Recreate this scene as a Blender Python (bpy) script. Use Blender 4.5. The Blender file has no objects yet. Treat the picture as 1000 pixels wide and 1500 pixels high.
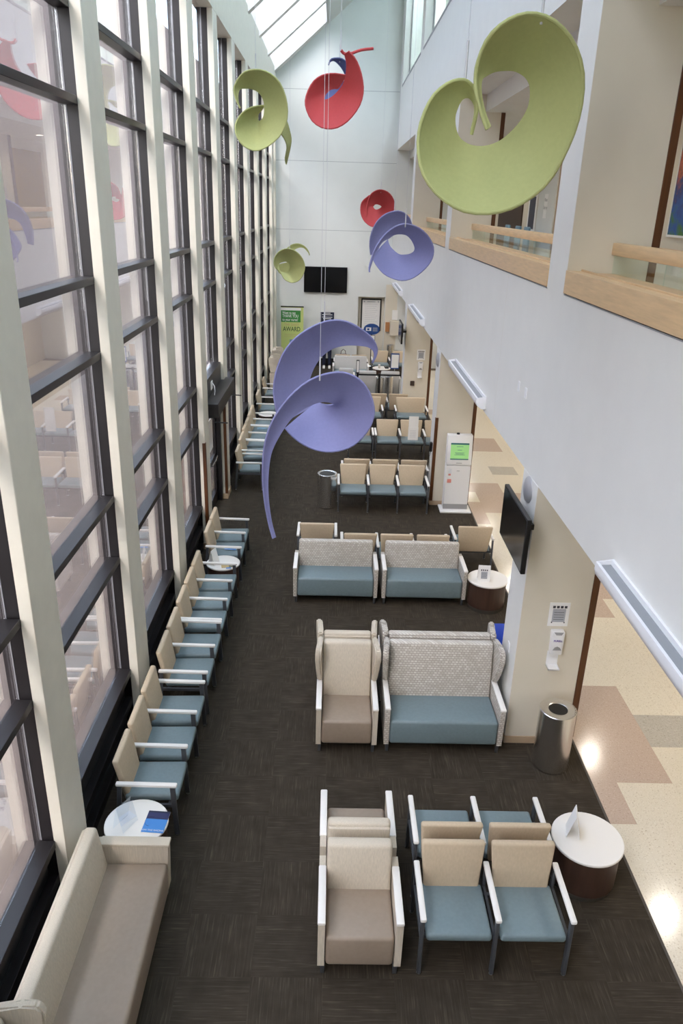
import bpy, bmesh, math, random
from mathutils import Matrix, Vector
random.seed(7)
S = bpy.context.scene
COL = S.collection
PI = math.pi

# ------------------------------------------------------------------ camera
cam_d = bpy.data.cameras.new('camera'); cam = bpy.data.objects.new('camera', cam_d); COL.objects.link(cam)
cam_d.sensor_fit = 'HORIZONTAL'; cam_d.sensor_width = 36.0; cam_d.lens = 36.0 * 1.1048
cam_d.clip_start = 0.05; cam_d.clip_end = 300
cam.matrix_world = Matrix(((0.99958969, -0.02274667, -0.01740795, 0.0),
                           (-0.00754423, 0.37721159, -0.92609638, 0.0),
                           (0.02763209, 0.92584772, 0.37688522, 6.0),
                           (0, 0, 0, 1)))
S.camera = cam
# ------------------------------------------------------------------ world and exposure
S.view_settings.view_transform = 'Standard'; S.view_settings.look = 'None'
S.view_settings.gamma = 1.0; S.view_settings.use_curve_mapping = False
S.view_settings.exposure = 0.44
W = bpy.data.worlds.new('sky_world'); S.world = W; W.use_nodes = True
wn = W.node_tree; wn.nodes.clear()
wo = wn.nodes.new('ShaderNodeOutputWorld'); wb = wn.nodes.new('ShaderNodeBackground')
sky = wn.nodes.new('ShaderNodeTexSky'); sky.sky_type = 'NISHITA'; sky.sun_disc = False
sky.sun_elevation = math.radians(48); sky.sun_rotation = math.radians(200); sky.dust_density = 2.5; sky.air_density = 1.0
mx = wn.nodes.new('ShaderNodeMixRGB'); mx.inputs[0].default_value = 0.5; mx.inputs[2].default_value = (0.77, 0.885, 1.0, 1)
sc_ = wn.nodes.new('ShaderNodeVectorMath'); sc_.operation = 'SCALE'; sc_.inputs[3].default_value = 0.22
wn.links.new(sky.outputs[0], sc_.inputs[0]); wn.links.new(sc_.outputs[0], mx.inputs[1])
wn.links.new(mx.outputs[0], wb.inputs[0]); wn.links.new(wb.outputs[0], wo.inputs[0])
wb.inputs[1].default_value = 10.4

# ------------------------------------------------------------------ materials
def lin(r, g, b):
    f = lambda c: (c / 255 / 12.92) if c / 255 <= 0.04045 else ((c / 255 + 0.055) / 1.055) ** 2.4
    return (f(r), f(g), f(b))
def shade(c, k): return tuple(min(1, v * k) for v in c)
def mat(name, col, rough=0.6, metal=0.0, var=0.0, scale=8.0, stretch=(1, 1, 1), bump=0.0, spec=0.5, emit=0.0, coords='Object', per_object=0.0, col2=None, detail=4.0):
    m = bpy.data.materials.new(name); m.use_nodes = True
    nt = m.node_tree; N = nt.nodes; L = nt.links; b = N['Principled BSDF']
    b.inputs['Roughness'].default_value = rough; b.inputs['Metallic'].default_value = metal
    b.inputs['Specular IOR Level'].default_value = spec
    b.inputs['Base Color'].default_value = (*col, 1)
    if emit:
        b.inputs['Emission Color'].default_value = (*col, 1); b.inputs['Emission Strength'].default_value = emit
    if var or bump or per_object:
        tc = N.new('ShaderNodeTexCoord'); mp = N.new('ShaderNodeMapping'); mp.inputs['Scale'].default_value = stretch
        oi = N.new('ShaderNodeObjectInfo')
        va = N.new('ShaderNodeVectorMath'); va.operation = 'MULTIPLY_ADD'
        cmb = N.new('ShaderNodeCombineXYZ')
        for i in range(3): L.new(oi.outputs['Random'], cmb.inputs[i])
        L.new(cmb.outputs[0], va.inputs[0]); va.inputs[1].default_value = (37, 53, 71); L.new(tc.outputs[coords], va.inputs[2])
        L.new(va.outputs[0], mp.inputs[0])
        nz = N.new('ShaderNodeTexNoise'); nz.inputs['Scale'].default_value = scale; nz.inputs['Detail'].default_value = detail
        L.new(mp.outputs[0], nz.inputs['Vector'])
        rp = N.new('ShaderNodeValToRGB')
        c2 = col2 if col2 else shade(col, 1 + var); c1 = col if col2 else shade(col, 1 - var)
        rp.color_ramp.elements[0].position = 0.3; rp.color_ramp.elements[0].color = (*c1, 1)
        rp.color_ramp.elements[1].position = 0.7; rp.color_ramp.elements[1].color = (*c2, 1)
        L.new(nz.outputs['Fac'], rp.inputs[0])
        src = rp.outputs[0]
        if per_object:
            mr = N.new('ShaderNodeMapRange'); mr.inputs[3].default_value = 1 - per_object; mr.inputs[4].default_value = 1 + per_object
            L.new(oi.outputs['Random'], mr.inputs[0])
            hs = N.new('ShaderNodeHueSaturation'); L.new(mr.outputs[0], hs.inputs['Value']); L.new(src, hs.inputs['Color']); src = hs.outputs[0]
        L.new(src, b.inputs['Base Color'])
        if bump:
            bp = N.new('ShaderNodeBump'); bp.inputs['Strength'].default_value = bump; bp.inputs['Distance'].default_value = 0.01
            L.new(nz.outputs['Fac'], bp.inputs['Height']); L.new(bp.outputs[0], b.inputs['Normal'])
    return m
def glass(name, tint, r0, r1):
    m = bpy.data.materials.new(name); m.use_nodes = True; nt = m.node_tree; N = nt.nodes; L = nt.links; N.clear()
    o = N.new('ShaderNodeOutputMaterial'); t = N.new('ShaderNodeBsdfTransparent'); g = N.new('ShaderNodeBsdfGlossy')
    t.inputs[0].default_value = (*tint, 1); g.inputs['Roughness'].default_value = 0.0; g.inputs[0].default_value = (1, 1, 1, 1)
    f = N.new('ShaderNodeLayerWeight'); f.inputs[0].default_value = 0.5; p = N.new('ShaderNodeMath'); p.operation = 'POWER'; p.inputs[1].default_value = 3.0
    q = N.new('ShaderNodeMath'); q.operation = 'MULTIPLY_ADD'; q.inputs[1].default_value = r1; q.inputs[2].default_value = r0; mi = N.new('ShaderNodeMixShader')
    L.new(f.outputs['Facing'], p.inputs[0]); L.new(p.outputs[0], q.inputs[0]); L.new(q.outputs[0], mi.inputs[0])
    L.new(t.outputs[0], mi.inputs[1]); L.new(g.outputs[0], mi.inputs[2]); L.new(mi.outputs[0], o.inputs[0])
    return m
def weave(name, c1, c2, c3, scale):
    m = bpy.data.materials.new(name); m.use_nodes = True; nt = m.node_tree; N = nt.nodes; L = nt.links; b = N['Principled BSDF']
    b.inputs['Roughness'].default_value = 0.85
    tc = N.new('ShaderNodeTexCoord'); sp = N.new('ShaderNodeSeparateXYZ'); L.new(tc.outputs['Object'], sp.inputs[0])
    ad = N.new('ShaderNodeMath'); ad.operation = 'ADD'; L.new(sp.outputs[0], ad.inputs[0]); L.new(sp.outputs[1], ad.inputs[1])
    cb = N.new('ShaderNodeCombineXYZ'); L.new(ad.outputs[0], cb.inputs[0]); L.new(sp.outputs[2], cb.inputs[1])
    br = N.new('ShaderNodeTexBrick'); br.inputs['Scale'].default_value = scale; br.inputs['Color1'].default_value = (*c1, 1); br.inputs['Color2'].default_value = (*c2, 1)
    br.inputs['Mortar'].default_value = (*c3, 1); br.inputs['Mortar Size'].default_value = 0.045; br.offset = 0.5
    br.inputs['Brick Width'].default_value = 0.5; br.inputs['Row Height'].default_value = 0.35
    L.new(cb.outputs[0], br.inputs['Vector']); L.new(br.outputs[0], b.inputs['Base Color'])
    return m
def carpet_mat():
    m = bpy.data.materials.new('carpet_brown'); m.use_nodes = True; nt = m.node_tree; N = nt.nodes; L = nt.links; b = N['Principled BSDF']
    b.inputs['Roughness'].default_value = 0.95; b.inputs['Specular IOR Level'].default_value = 0.15
    tc = N.new('ShaderNodeTexCoord'); oi = N.new('ShaderNodeObjectInfo'); cm = N.new('ShaderNodeCombineXYZ')
    for i in range(3): L.new(oi.outputs['Random'], cm.inputs[i])
    va = N.new('ShaderNodeVectorMath'); va.operation = 'MULTIPLY_ADD'; va.inputs[1].default_value = (37, 53, 71)
    L.new(cm.outputs[0], va.inputs[0]); L.new(tc.outputs['Object'], va.inputs[2])
    def nz(st, sc, de):
        mp = N.new('ShaderNodeMapping'); mp.inputs['Scale'].default_value = st; L.new(va.outputs[0], mp.inputs[0])
        n = N.new('ShaderNodeTexNoise'); n.inputs['Scale'].default_value = sc; n.inputs['Detail'].default_value = de
        L.new(mp.outputs[0], n.inputs['Vector']); return n
    a = nz((90, 3.6, 1), 1.0, 3); c = nz((6, 6, 1), 1.0, 2)
    rp = N.new('ShaderNodeValToRGB'); e = rp.color_ramp.elements
    e[0].position = 0.33; e[0].color = (*lin(57, 51, 43), 1); e[1].position = 0.82; e[1].color = (*lin(92, 84, 72), 1)
    mid = rp.color_ramp.elements.new(0.58); mid.color = (*lin(65, 58, 49), 1)
    L.new(a.outputs['Fac'], rp.inputs[0])
    mr = N.new('ShaderNodeMapRange'); mr.inputs[1].default_value = 0.3; mr.inputs[2].default_value = 0.7; mr.inputs[3].default_value = 0.85; mr.inputs[4].default_value = 1.12
    L.new(c.outputs['Fac'], mr.inputs[0])
    hs = N.new('ShaderNodeHueSaturation'); L.new(mr.outputs[0], hs.inputs['Value']); L.new(rp.outputs[0], hs.inputs['Color']); L.new(hs.outputs[0], b.inputs['Base Color'])
    bp = N.new('ShaderNodeBump'); bp.inputs['Strength'].default_value = 0.6; bp.inputs['Distance'].default_value = 0.006
    L.new(a.outputs['Fac'], bp.inputs['Height']); L.new(bp.outputs[0], b.inputs['Normal'])
    return m
def terrazzo(name, col, sp1, sp2):
    m = bpy.data.materials.new(name); m.use_nodes = True; nt = m.node_tree; N = nt.nodes; L = nt.links; b = N['Principled BSDF']
    b.inputs['Roughness'].default_value = 0.16; b.inputs['Specular IOR Level'].default_value = 0.5
    tc = N.new('ShaderNodeTexCoord'); oi = N.new('ShaderNodeObjectInfo'); cm = N.new('ShaderNodeCombineXYZ')
    for i in range(3): L.new(oi.outputs['Random'], cm.inputs[i])
    va = N.new('ShaderNodeVectorMath'); va.operation = 'MULTIPLY_ADD'; va.inputs[1].default_value = (37, 53, 71)
    L.new(cm.outputs[0], va.inputs[0]); L.new(tc.outputs['Object'], va.inputs[2])
    v = N.new('ShaderNodeTexNoise'); v.inputs['Scale'].default_value = 70; v.inputs['Detail'].default_value = 2; L.new(va.outputs[0], v.inputs['Vector'])
    rp = N.new('ShaderNodeValToRGB'); e = rp.color_ramp.elements
    e[0].position = 0.30; e[0].color = (*sp1, 1); e[1].position = 0.68; e[1].color = (*sp2, 1)
    k = rp.color_ramp.elements.new(0.38); k.color = (*col, 1); k = rp.color_ramp.elements.new(0.6); k.color = (*col, 1)
    L.new(v.outputs['Fac'], rp.inputs[0]); L.new(rp.outputs[0], b.inputs['Base Color'])
    return m
M = {}
M['white'] = mat('paint_white', lin(232, 231, 226), 0.55, var=0.015, scale=3)
M['cream'] = mat('paint_cream', lin(222, 214, 196), 0.6, var=0.02, scale=3)
M['column'] = mat('paint_column', lin(226, 221, 206), 0.45, var=0.03, scale=6, bump=0.03)
M['farwall'] = mat('paint_far_wall', lin(222, 224, 220), 0.6, var=0.015, scale=2)
M['steel'] = mat('dark_bronze_metal', lin(34, 31, 33), 0.38, 0.2, var=0.12, scale=5)
M['panel_dark'] = mat('dark_spandrel', lin(30, 29, 32), 0.35, 0.0, var=0.1, scale=4)
M['glass'] = glass('window_glass', (0.97, 0.96, 0.96), 0.09, 0.85)
M['glass_sky'] = glass('skylight_glass', (0.54, 0.55, 0.57), 0.03, 0.2)
M['greyfab'] = mat('grey_fabric', lin(196, 194, 190), 0.85, var=0.05, scale=50)
M['silver'] = mat('silver_paint', lin(186, 186, 190), 0.35, 0.35)
M['bead'] = mat('glazing_bead', lin(150, 150, 156), 0.5, 0.0)
M['sage'] = mat('sage_paint', lin(168, 178, 170), 0.6)
M['glass_clear'] = glass('clear_glass', (0.93, 0.98, 0.96), 0.03, 0.3)
M['acrylic'] = glass('clear_acrylic', (0.95, 0.97, 0.99), 0.06, 0.3)
M['stucco'] = mat('pink_stucco', lin(104, 88, 80), 0.9, var=0.14, scale=14, bump=0.5)
M['paving'] = mat('outside_paving', lin(104, 93, 86), 0.9, var=0.1, scale=3)
M['carpet'] = carpet_mat()
M['terr'] = terrazzo('terrazzo_cream', lin(226, 217, 198), lin(186, 172, 148), lin(236, 229, 214))
M['terr_tan'] = terrazzo('terrazzo_tan', lin(196, 176, 160), lin(170, 148, 132), lin(208, 190, 174))
M['terr_grey'] = terrazzo('terrazzo_grey', lin(188, 182, 170), lin(150, 144, 132), lin(204, 199, 188))
M['grout'] = mat('floor_bed', lin(120, 108, 92), 0.9)
M['rubber'] = mat('edge_strip', lin(84, 78, 72), 0.7)
M['maple'] = mat('maple_wood', lin(222, 189, 144), 0.42, var=0.09, scale=3, stretch=(14, 1.2, 14), bump=0.02)
M['walnut'] = mat('walnut_trim', lin(90, 52, 22), 0.45, var=0.2, scale=3, stretch=(14, 14, 1))
M['base'] = mat('tan_base', lin(188, 164, 136), 0.6)
M['teal'] = mat('teal_vinyl', lin(118, 135, 140), 0.42, var=0.05, scale=30, bump=0.02)
M['taupe'] = mat('taupe_vinyl', lin(156, 140, 124), 0.42, var=0.04, scale=25, bump=0.02)
M['beige'] = mat('beige_fabric', lin(200, 181, 154), 0.85, var=0.05, scale=60, stretch=(1, 1, 0.4), bump=0.05)
M['linen'] = mat('cream_linen', lin(206, 195, 177), 0.85, var=0.1, scale=40, stretch=(4, 4, 0.25), bump=0.05)
M['weave'] = weave('grey_weave', lin(214, 209, 200), lin(190, 182, 170), lin(164, 156, 146), 12)
M['arm'] = mat('arm_white', lin(240, 236, 230), 0.4)
M['legm'] = mat('leg_grey', lin(80, 82, 86), 0.45, 0.2)
M['legd'] = mat('leg_dark', lin(46, 46, 48), 0.5, 0.3)
M['glide'] = mat('glide_nickel', lin(190, 190, 190), 0.3, 1.0)
M['tabletop'] = mat('table_white', lin(240, 236, 229), 0.3)
M['drum'] = mat('drum_walnut', lin(70, 50, 40), 0.45, var=0.2, scale=2, stretch=(10, 10, 0.7))
M['kick'] = mat('kick_metal', lin(120, 116, 110), 0.4, 0.8)
M['ss'] = mat('brushed_steel', lin(232, 231, 230), 0.27, 1.0, var=0.05, scale=4, stretch=(30, 30, 0.3))
M['black'] = mat('black_plastic', lin(18, 18, 20), 0.35)
M['screen'] = mat('screen_off', lin(6, 6, 8), 0.12)
M['plastic'] = mat('white_plastic', lin(238, 238, 238), 0.4)
M['greyp'] = mat('grey_plastic', lin(150, 150, 150), 0.5)
M['paper'] = mat('paper_white', lin(242, 241, 238), 0.7)
M['ink'] = mat('ink_dark', lin(60, 60, 66), 0.7)
M['inkgrey'] = mat('ink_grey', lin(176, 178, 184), 0.7)
M['fix'] = mat('fixture_white', lin(240, 240, 242), 0.4)
M['fixin'] = mat('fixture_lens', lin(150, 152, 154), 0.5)
M['blue'] = mat('blue_plastic', lin(24, 72, 186), 0.4)
M['green'] = mat('green_felt', lin(170, 174, 116), 0.75, var=0.03, scale=30)
M['red'] = mat('red_felt', lin(188, 72, 75), 0.75, var=0.03, scale=30)
M['purple'] = mat('purple_felt', lin(128, 130, 176), 0.75, var=0.03, scale=30)
M['navy'] = mat('navy_felt', lin(84, 92, 140), 0.75, var=0.03, scale=30)
M['cable'] = mat('cable_grey', lin(200, 200, 204), 0.5)
M['lamp'] = mat('lamp_glow', (1.0, 0.94, 0.85), 0.5, emit=16)
M['lamp2'] = mat('lamp_glow_upper', (1.0, 0.90, 0.76), 0.5, emit=5)
M['jeans'] = mat('navy_cloth', lin(36, 42, 66), 0.9)
M['blackcloth'] = mat('black_cloth', lin(26, 25, 28), 0.9)
M['skin'] = mat('skin', lin(196, 150, 124), 0.6)
M['hair'] = mat('hair_brown', lin(62, 40, 28), 0.6)
M['leather'] = mat('tan_leather', lin(176, 118, 72), 0.5, var=0.1, scale=12)
M['olive'] = mat('olive_cloth', lin(122, 120, 102), 0.9)
M['bgreen'] = mat('banner_green', lin(60, 138, 62), 0.6)
M['blime'] = mat('banner_lime', lin(200, 214, 130), 0.6)
M['bdark'] = mat('banner_darkgreen', lin(60, 92, 50), 0.6)
M['btan'] = mat('banner_tan', lin(196, 170, 120), 0.6)
M['pink'] = mat('pink_card', lin(232, 150, 140), 0.7)
M['navyp'] = mat('navy_print', lin(32, 38, 62), 0.5)
M['signblue'] = mat('sign_blue', lin(34, 74, 140), 0.5)
M['cork'] = mat('cork_brown', lin(186, 130, 82), 0.8)
M['ochre'] = mat('ochre_door', lin(160, 128, 52), 0.6)
M['pale_teal'] = mat('frosted_panel', lin(204, 218, 216), 0.4)
M['darkroom'] = mat('dark_wood_panel', lin(70, 52, 40), 0.6)
M['teal_chair'] = mat('blue_chair_fabric', lin(120, 150, 166), 0.7)
M['print'] = mat('sea_print', lin(40, 44, 90), 0.5, col2=lin(120, 100, 160), scale=20, coords='Object')
M['sea'] = mat('sea_blue', lin(70, 140, 215), 0.5, col2=lin(130, 200, 240), scale=8)
M['violet'] = mat('violet_ink', lin(90, 60, 160), 0.5)
M['cup'] = mat('cup_grey', lin(196, 190, 182), 0.5)
def screen_mat():
    m = mat('kiosk_screen', lin(158, 214, 140), 0.3); b = m.node_tree.nodes['Principled BSDF']
    b.inputs['Emission Color'].default_value = (*lin(150, 210, 130), 1); b.inputs['Emission Strength'].default_value = 0.2
    return m
M['kscreen'] = screen_mat()
M['kbar'] = mat('kiosk_bar', lin(60, 118, 122), 0.3)
def paint_art():
    m = bpy.data.materials.new('abstract_painting'); m.use_nodes = True; N = m.node_tree.nodes; L = m.node_tree.links; b = N['Principled BSDF']
    tc = N.new('ShaderNodeTexCoord'); n = N.new('ShaderNodeTexNoise'); n.inputs['Scale'].default_value = 11; n.inputs['Detail'].default_value = 8
    L.new(tc.outputs['Generated'], n.inputs['Vector'])
    sp = N.new('ShaderNodeSeparateXYZ'); L.new(tc.outputs['Generated'], sp.inputs[0])
    ma = N.new('ShaderNodeMath'); ma.operation = 'MULTIPLY_ADD'; ma.inputs[1].default_value = 0.75; L.new(sp.outputs[2], ma.inputs[0])
    sb = N.new('ShaderNodeMath'); sb.operation = 'MULTIPLY_ADD'; sb.inputs[1].default_value = 0.7; sb.inputs[2].default_value = -0.22; L.new(n.outputs['Fac'], sb.inputs[0]); L.new(sb.outputs[0], ma.inputs[2])
    r = N.new('ShaderNodeValToRGB'); e = r.color_ramp.elements
    e[0].position = 0.1; e[0].color = (*lin(70, 120, 50), 1); e[1].position = 0.95; e[1].color = (*lin(190, 196, 150), 1)
    for p, c in ((0.25, lin(40, 90, 170)), (0.4, lin(50, 60, 120)), (0.52, lin(190, 100, 70)), (0.62, lin(70, 60, 40)), (0.75, lin(90, 110, 80))):
        k = e.new(p); k.color = (*c, 1)
    L.new(ma.outputs[0], r.inputs[0]); L.new(r.outputs[0], b.inputs['Base Color']); b.inputs['Roughness'].default_value = 0.5
    return m
M['art'] = paint_art()

# ------------------------------------------------------------------ helpers
class B:
    """collects shapes in one bmesh and links them as one mesh object"""
    def __init__(s): s.bm = bmesh.new()
    def box(s, x0, x1, y0, y1, z0, z1, r=0.0, seg=2, fn=None):
        g = bmesh.ops.create_cube(s.bm, size=1.0); vs = g['verts']
        for v in vs: v.co = Vector((x0 + (v.co.x + .5) * (x1 - x0), y0 + (v.co.y + .5) * (y1 - y0), z0 + (v.co.z + .5) * (z1 - z0)))
        if r > 0:
            es = list({e for v in vs for e in v.link_edges})
            res = bmesh.ops.bevel(s.bm, geom=vs + es, offset=r, segments=seg, affect='EDGES', profile=0.5)
            vs = list({v for f in res['faces'] for v in f.verts} | {v for v in vs if v.is_valid})
        if fn:
            for v in vs: v.co = Vector(fn(v.co.x, v.co.y, v.co.z))
        return s
    def cyl(s, x, y, z0, z1, r0, r1=None, n=24, cap=True):
        r1 = r0 if r1 is None else r1
        a = [s.bm.verts.new((x + r0 * math.cos(2 * PI * i / n), y + r0 * math.sin(2 * PI * i / n), z0)) for i in range(n)]
        b = [s.bm.verts.new((x + r1 * math.cos(2 * PI * i / n), y + r1 * math.sin(2 * PI * i / n), z1)) for i in range(n)]
        for i in range(n): s.bm.faces.new((a[i], a[(i + 1) % n], b[(i + 1) % n], b[i]))
        if cap: s.bm.faces.new(a[::-1]); s.bm.faces.new(b)
        return s
    def lathe(s, x, y, prof, n=32):
        rows = [[s.bm.verts.new((x + r * math.cos(2 * PI * i / n), y + r * math.sin(2 * PI * i / n), z)) for i in range(n)] for r, z in prof]
        for p, q in zip(rows, rows[1:]):
            for i in range(n): s.bm.faces.new((p[i], p[(i + 1) % n], q[(i + 1) % n], q[i]))
        return s
    def tube(s, pts, rad, n=8):
        pts = [Vector(p) for p in pts]; rr = rad if isinstance(rad, (list, tuple)) else [rad] * len(pts); rows = []; u = None
        for i, p in enumerate(pts):
            d = (pts[min(i + 1, len(pts) - 1)] - pts[max(i - 1, 0)]).normalized()
            u = d.orthogonal().normalized() if u is None else (u - d * u.dot(d)).normalized(); w = d.cross(u)
            rows.append([s.bm.verts.new(p + rr[i] * (math.cos(2 * PI * k / n) * u + math.sin(2 * PI * k / n) * w)) for k in range(n)])
        for p, q in zip(rows, rows[1:]):
            for k in range(n): s.bm.faces.new((p[k], p[(k + 1) % n], q[(k + 1) % n], q[k]))
        s.bm.faces.new(rows[0][::-1]); s.bm.faces.new(rows[-1]); return s
    def poly(s, pts, depth):
        """extrude a polygon (list of 3d points) by the vector depth"""
        a = [s.bm.verts.new(p) for p in pts]; d = Vector(depth); b = [s.bm.verts.new(Vector(p) + d) for p in pts]; n = len(pts)
        s.bm.faces.new(a[::-1]); s.bm.faces.new(b)
        for i in range(n): s.bm.faces.new((a[i], a[(i + 1) % n], b[(i + 1) % n], b[i]))
        return s
    def mesh(s, name, m, smooth=True):
        bmesh.ops.recalc_face_normals(s.bm, faces=s.bm.faces)
        me = bpy.data.meshes.new(name); s.bm.to_mesh(me); s.bm.free(); me.materials.append(m if not isinstance(m, str) else M[m])
        if smooth:
            for p in me.polygons: p.use_smooth = True
            me.set_sharp_from_angle(angle=math.radians(38))
        return me
    def obj(s, name, m, parent=None, smooth=True): return link(name, s.mesh(name, m, smooth), parent)
def link(name, me, parent=None, loc=(0, 0, 0), rz=0.0):
    o = bpy.data.objects.new(name, me); COL.objects.link(o); o.parent = parent; o.location = loc; o.rotation_euler = (0, 0, rz); return o
def empty(name, loc=(0, 0, 0), rz=0.0, kind=None, parent=None):
    o = link(name, None, parent, loc, rz); o.empty_display_size = 0.1
    if kind: o['kind'] = kind
    return o
def tag(o, label, cat, group=None):
    o['label'] = label; o['category'] = cat
    if group: o['group'] = group
    return o
def st(o): o['kind'] = 'structure'; return o
def text(body, size, m, parent, loc, rot, name='lettering', ext=0.001, align='CENTER', bold=0.0):
    c = bpy.data.curves.new('txt', 'FONT'); c.body = body; c.size = size; c.extrude = ext; c.align_x = align; c.align_y = 'CENTER'; c.offset = bold
    t = bpy.data.objects.new('txt', c); COL.objects.link(t); bpy.context.view_layer.update()
    me = bpy.data.meshes.new_from_object(t.evaluated_get(bpy.context.evaluated_depsgraph_get()))
    bpy.data.objects.remove(t); bpy.data.curves.remove(c)
    me.materials.clear(); me.materials.append(M[m]); o = link(name, me, parent, loc); o.rotation_euler = rot; return o

# ================================================================== THE SETTING
GX = -2.42; MX = -2.30; CX = -2.20; BX = 2.20; YF = 30.3; YB = -3.0
# ---- floor
fl_o = st(B().box(-2.7, 6.7, YB, YF + .2, -0.25, -0.012).obj('floor', 'grout'))
tA = B().box(-.2997, .2997, -.2997, .2997, -0.012, 0.0).mesh('carpet_tile', 'carpet', False)
k = 0
for j in range(33):
    for i in range(9):
        x = 3.04 - .6 * i - .3; y = 3.18 + .6 * j + .3
        link('carpet_tile', tA, fl_o, (x, y, 0.0008 * ((i * 7 + j * 3) % 3 - 1) * 0.5), (PI / 2 if (i + j) % 2 else 0.0) + (PI if (i * 3 + j) % 4 > 1 else 0))
def grid_sheet(x0, x1, y0, y1, s=.6):
    b = B(); y = y0
    while y < y1 - .01:
        x = x1
        while x > x0 + .01:
            b.box(max(x - s + .0003, x0), x - .0003, y + .0003, min(y + s - .0003, y1), -0.012, 0.0); x -= s
        y += s
    return b
o = grid_sheet(-2.36, 3.04, 22.98, YF).obj('carpet_tile_field', 'carpet', fl_o, False); o['kind'] = 'stuff'
o = grid_sheet(-2.36, 3.04, YB, 3.18).obj('carpet_tile_field', 'carpet', fl_o, False); o['kind'] = 'stuff'
B().box(-2.6, -2.36, YB, YF, -0.012, 0.0).obj('carpet_border', 'carpet', fl_o, False)
B().box(3.04, 3.065, YB, YF, -0.012, 0.004).obj('edge_strip', 'rubber', fl_o)
XE = [3.065, 3.35, 3.99, 4.63, 5.27, 5.91, 6.6]
TAN = {(0, 0), (0, 1), (1, 1), (0, 2), (1, 2), (0, 3), (1, 3), (2, 8), (2, 7), (3, 8), (0, 13), (0, 14), (1, 14), (1, 15), (0, 16), (1, 16), (2, 15), (1, 21), (2, 22), (2, 21), (1, 22), (0, 27), (1, 28), (4, 2), (3, 12), (4, 12)}
GREY = {(2, 2), (3, 2), (3, 10), (2, 18)}
tm = {}
for i in range(6):
    w = (XE[i + 1] - XE[i]) / 2 - .0004
    for mm in ('terr', 'terr_tan', 'terr_grey'): tm[i, mm] = B().box(-w, w, -.3121, .3121, -.012, 0).mesh('floor_tile', mm, False)
for j in range(-5, 38):
    for i in range(6):
        mm = 'terr_tan' if (i, j) in TAN else ('terr_grey' if (i, j) in GREY else 'terr')
        link('floor_tile', tm[i, mm], fl_o, ((XE[i] + XE[i + 1]) / 2, 6.14 + .625 * j + .3125, 0))
# ---- left glazed wall
EK = [5.47 + 2.6 * k for k in range(-3, 10)]
wl = empty('wall_left', kind='structure')
colm = B().box(MX - .002, CX, -.5, 0, 0, 9.1, .006, 1).mesh('column', 'column')
for e in EK: link('column', colm, wl, (0, e, 0))
B().box(GX - .1, CX, YB, YF, 9.1, 10.35).obj('header', 'column', wl)
B().box(GX - .1, CX, 30.0, YF, 0, 9.1).obj('end_column', 'column', wl)
B().box(GX - .1, CX, YB, EK[0] - .5, 0, 9.1).obj('end_column', 'column', wl)
TR = [(7.49, 7.56), (6.76, 6.83), (5.23, 5.30), (4.51, 4.58), (2.98, 3.05), (2.25, 2.32)]
bays = [(EK[k], EK[k + 1] - .5) for k in range(len(EK) - 1)] + [(EK[-1], 30.0)]
DOORBAY = 6   # between the columns with walnut guards
mcache = {}
def bm_(key, fn):
    if key not in mcache: mcache[key] = fn()
    return mcache[key]
for n, (y0, y1) in enumerate(bays):
    w = empty('window_%d' % (n + 1), (0, y0, 0), kind='structure'); L_ = round(y1 - y0, 3)
    mul = bm_('mul', lambda: B().box(GX - .06, MX, -.49, -.01, 0, 9.1, .004, 1).mesh('mullion', 'steel'))
    link('mullion', mul, w)
    if n: link('glazing_bead', bm_('bead', lambda: B().box(GX + .007, GX + .017, -.496, -.488, .86, 9.1).mesh('glazing_bead', 'bead')), w)
    if n == len(bays) - 1: link('mullion', bm_('mul2', lambda: B().box(GX - .06, MX, 0, .08, 0, 9.1, .004, 1).mesh('mullion', 'steel')), w, (0, L_ - .08, 0))
    zs = [9.1] + [v for t in TR for v in t[::-1]] + [0.86]
    door = n == DOORBAY
    for (a, b) in TR:
        if door and a < 3: continue
        link('transom', bm_(('t', L_, a), lambda: B().box(GX - .02, MX, 0, L_, a, b, .004, 1).mesh('transom', 'steel')), w)
    if not door:
        link('transom', bm_(('s', L_), lambda: B().box(GX - .02, MX + .01, 0, L_, .78, .86, .004, 1).mesh('transom', 'steel')), w)
        link('spandrel_panel', bm_(('p', L_), lambda: B().box(GX - .03, GX + .03, 0, L_, .06, .79).mesh('spandrel_panel', 'panel_dark')), w)
        link('transom', bm_(('q', L_), lambda: B().box(GX + .03, MX, 0, L_, .38, .47, .004, 1).mesh('transom', 'steel')), w)
        link('sill', bm_(('r', L_), lambda: B().box(GX - .03, MX, 0, L_, 0, .12, .004, 1).mesh('sill', 'steel')), w)
    top = 9.1; lows = TR if not door else TR[:5]
    for (a, b) in list(lows) + ([(.78, .86)] if not door else []):
        link('pane', bm_(('g', L_, b), lambda: B().box(GX - .006, GX + .006, 0, L_, b, top).mesh('pane', 'glass', False)), w); top = a
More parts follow.
